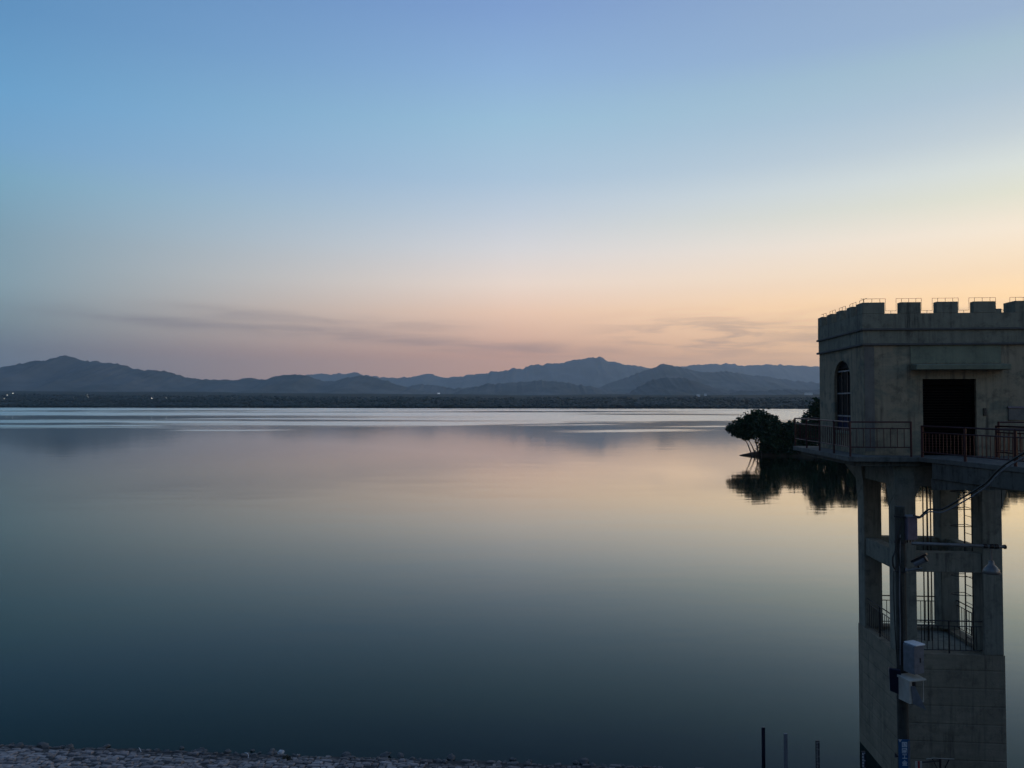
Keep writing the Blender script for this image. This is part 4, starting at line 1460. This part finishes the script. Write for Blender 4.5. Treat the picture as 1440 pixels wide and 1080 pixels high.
tree('wide dark tree leaning over the water at the tip of the spit on slanting trunks', 176.5, (1064, 637),
     [[(1063, 636), (1058, 628), (1051, 616)], [(1058, 634), (1052, 626), (1046, 615)], [(1066, 636), (1064, 626), (1059, 612)], [(1071, 637), (1070, 624), (1072, 606)]],
     [(1030, 603, 9, 8), (1044, 599, 11, 11), (1058, 592, 13, 12), (1070, 584, 9, 6.5), (1081, 594, 11, 11), (1050, 611, 13, 7), (1073, 607, 14, 10), (1078, 620, 12, 10), (1090, 628, 13, 10), (1074, 630, 7, 7), (1040, 607, 10, 7)], 7600, 1)
tree('rounded bushy tree right behind the leaning tree on the spit', 178, (1098, 640), [[(1098, 640), (1098, 625), (1099, 610)]],
     [(1094, 602, 10, 9), (1104, 611, 13, 12), (1090, 619, 13, 9), (1111, 602, 9, 8), (1104, 628, 14, 8)], 4000, 2)
tree('low broad shrubby tree on the spit just left of the gatehouse deck', 177, (1126, 641), [[(1126, 641), (1126, 628), (1125, 615)]],
     [(1121, 601, 8, 8), (1131, 611, 13, 12), (1117, 621, 14, 10), (1140, 618, 12, 12), (1112, 632, 14, 8), (1135, 632, 14, 8)], 4400, 3)
tree('tallest dark tree of the spit, half hidden by the left wall of the gatehouse', 180, (1149, 642), [[(1149, 642), (1148, 620), (1149, 590)]],
     [(1143, 582, 10, 11), (1151, 572, 11, 10), (1137, 593, 10, 10), (1158, 586, 14, 16), (1146, 604, 14, 12), (1162, 606, 14, 14)], 5200, 4)
tr_ = random.Random(11)
for k in range(19):
    px = 1174 + k * 18.5 + tr_.uniform(-5, 5)
    D = 176 - 0.012 * (px - 1178) * 3 + tr_.uniform(-3, 5)
    tp_ = tr_.choice([562, 566, 571, 575]) if px < 1240 else tr_.uniform(574, 590)
    hgt = 640 - tp_
    cl = []
    for j in range(6):
        cl.append((px + tr_.uniform(-11, 11), tp_ + 9 + j * hgt * 0.15 + tr_.uniform(-3, 3), tr_.uniform(9, 14), tr_.uniform(8, 12)))
    tree('dark tree in the belt standing behind the gatehouse', D, (px, 641), [[(px, 641), (px + tr_.uniform(-3, 3), 620), (px + tr_.uniform(-4, 4), 600)]], cl, 2600, 20 + k,
         tr_.choice(['leaf', 'leaf2']), 0.42, 'trees in the belt behind the gatehouse')
ug = []
ur = random.Random(5)
for k in range(260):
    x = 56 + (k / 260.0) ** 1.1 * 175 + ur.uniform(-1, 1)
    y = 177.5 - 0.11 * (x - 52.6) + ur.uniform(0, min(9, 0.4 * (x - 53)))
    s = ur.uniform(0.7, 1.7) * min(1, 0.4 + (x - 56) / 12)
    ug.append((x, y, 0.5 + s * 0.7, s * 1.25, s, s))
tag(link('undergrowth', leaf_mesh('undergrowth', ug, 15000, 0.33, 77), None, M['leaf']), kind='stuff')

# ------------------------------------------------------------------ the far shore: wood, single trees, farm buildings, lights
frs = np.random.default_rng(9)
bm = bmesh.new()
bmesh.ops.create_icosphere(bm, subdivisions=2, radius=1.0)
base_v = np.array([v.co[:] for v in bm.verts])
base_f = np.array([[v.index for v in f.verts] for f in bm.faces])
bm.free()
blobs = []
for k in range(10):
    bv = np.array([np.array(v) * (1 + 0.5 * noise.noise(Vector(v) * 1.4 + Vector((k * 3.7, 1, 2)))) for v in base_v])
    blobs.append(bv)
VV, FF = [], []
cnt = 0
for k in range(7500):
    d = 4 + 1700 * frs.random() ** 1.9
    if k < 900:
        d = 3 + frs.random() * 22
    D_ = 2100 + d
    x = frs.uniform(-0.86, 0.86) * D_
    clump = noise.noise(Vector((x * 0.004, d * 0.012, 4.0)))
    if clump < -0.3 and k > 900:
        continue
    if k <= 900 and noise.noise(Vector((x * 0.007, 1.0, 9.0))) < -0.2:
        continue
    y = shore_y(x) + d
    h = frs.uniform(5, 9.5) * (1 + 0.9 * noise.noise(Vector((x * 0.0045, 2.0, d * 0.002))) + 0.5 * max(0, noise.noise(Vector((x * 0.02, 7.0, d * 0.004)))))
    if k < 900:
        h *= 0.75
    w_ = h * frs.uniform(0.7, 1.5)
    z = plain_h(x, y)
    VV.append(blobs[k % 10] * np.array([w_, w_, h * 0.62]) + np.array([x, y, z + h * 0.5]))
    FF.append(base_f + cnt)
    cnt += len(base_v)
me = bpy.data.meshes.new('far_wood')
me.from_pydata(np.concatenate(VV).tolist(), [], np.concatenate(FF).tolist())
me.update()
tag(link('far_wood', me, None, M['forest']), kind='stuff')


def land(px, py, extra):
    """the spot on the far plain whose ground plus extra metres shows at this pixel"""
    for Y in range(1700, 9000, 15):
        p = at(px, py, Y)
        if Y > shore_y(p.x) + 10 and plain_h(p.x, Y) + extra >= p.z:
            return p
    p = at(px, py, 3500)
    return p


for px, py, h, w_, lb in ((577, 559, 19, 9, 'taller tree standing out of the far shore wood below the middle hills'),
                          (613, 562.5, 15, 4.5, 'slim tree by the lit white building on the far shore'),
                          (1050, 562, 19, 6, 'single tree on the far shore left of the gatehouse, above the spit'),
                          (1129, 563, 18, 5, 'slim tree on the far shore close to the gatehouse wall'),
                          (390, 558, 17, 9, 'broad tree rising from the far shore wood under the left hills')):
    p = land(px, py, h)
    gz = plain_h(p.x, p.y)
    t_ = tag(empty('tree', (p.x, p.y, gz)), lb, 'tree')
    MB().tube([(0, 0, -1), (0, 0, h * 0.5)], 0.6, 6, 0.35).build('trunk', M['trunk'], t_)
    cl = [(0, 0, h * 0.6, w_ * 0.6, w_ * 0.6, h * 0.36), (w_ * 0.3, 0, h * 0.5, w_ * 0.45, w_ * 0.4, h * 0.25), (-w_ * 0.35, 0, h * 0.45, w_ * 0.45, w_ * 0.4, h * 0.24)]
    link('crown', leaf_mesh('crown', cl, 500, 1.5, int(px)), t_, M['forest'])


def house(px, py, ln, dp, ht, lb, lit=False, wall='white', rz=0.0, long=False):
    p = land(px, py, ht * 0.6 + 5)
    gz = p.z - ht * 0.6
    h_ = tag(empty('farm_building', (p.x, p.y, gz), rz), lb, 'building')
    MB().box((-ln / 2, -dp / 2, min(-1, plain_h(p.x, p.y) - gz - 1)), (ln / 2, dp / 2, ht)).build('wall', M[wall], h_)
    MB().hexa([(-ln / 2 - .5, -dp / 2 - .5, ht), (ln / 2 + .5, -dp / 2 - .5, ht), (ln / 2 + .5, dp / 2 + .5, ht), (-ln / 2 - .5, dp / 2 + .5, ht),
               (-ln / 2 - .5, -0.2, ht + dp * 0.3), (ln / 2 + .5, -0.2, ht + dp * 0.3), (ln / 2 + .5, 0.2, ht + dp * 0.3), (-ln / 2 - .5, 0.2, ht + dp * 0.3)]).build('roof', M['cream'], h_)
    n = max(2, int(ln / 6))
    for k in range(n):
        x = -ln / 2 + (k + 0.5) * ln / n
        MB().box((x - 1.4, -dp / 2 - 0.06, ht * 0.3), (x + 1.4, -dp / 2 - 0.01, ht * 0.75)).build('window', M['lit' if lit else 'glass'], h_)
    return h_


house(617, 553, 20, 10, 6, 'white lit building shining on the far shore below the middle hills', True)
house(982, 555.5, 16, 9, 6, 'pale farm building on the far shore under the right peak')
house(992, 554.5, 12, 8, 5, 'smaller pale building just right of the farm building on the far shore')
house(1012, 553.5, 70, 12, 4, 'long low pale greenhouse on the far shore, left one of two near the gatehouse', wall='cream')
house(1137, 553.5, 46, 12, 5, 'long low white greenhouse on the far shore right beside the gatehouse wall')
for k, (px, py, lb) in enumerate(((6, 561, 'lit lamp on the far shore at the very left edge'), (18, 553.5, 'bright lamp high on the far shore near the left edge'),
                                  (10, 555.5, 'small lamp between two brighter ones near the left edge of the far shore'),
                                  (122.5, 555.5, 'faint lamp on the far shore below the highest left peak'), (124, 558.5, 'faint lamp just under another below the highest left peak'),
                                  (213.5, 560, 'bright lamp on the far shore, left one of a pair right of the left peak'),
                                  (234, 559.2, 'bright lamp on the far shore, right one of a pair right of the left peak'))):
    p = land(px, py, 17)
    gz = plain_h(p.x, p.y)
    l_ = tag(empty('street_lamp', (p.x, p.y, gz)), lb, 'street lamp', 'lamps lit along the far shore')
    MB().tube([(0, 0, -1), (0, 0, p.z - gz)], 0.2, 5).build('post', M['steel'], l_)
    s = 0.7 if 'bright' in lb else 0.55
    MB().lathe((0, 0, p.z - gz), [(0.01, s), (s * 0.7, s * 0.7), (s, 0), (s * 0.7, -s * 0.7), (0.01, -s)], 8).build('lamp_head', M['lamp'], l_)
print('visible stones', NVIS)
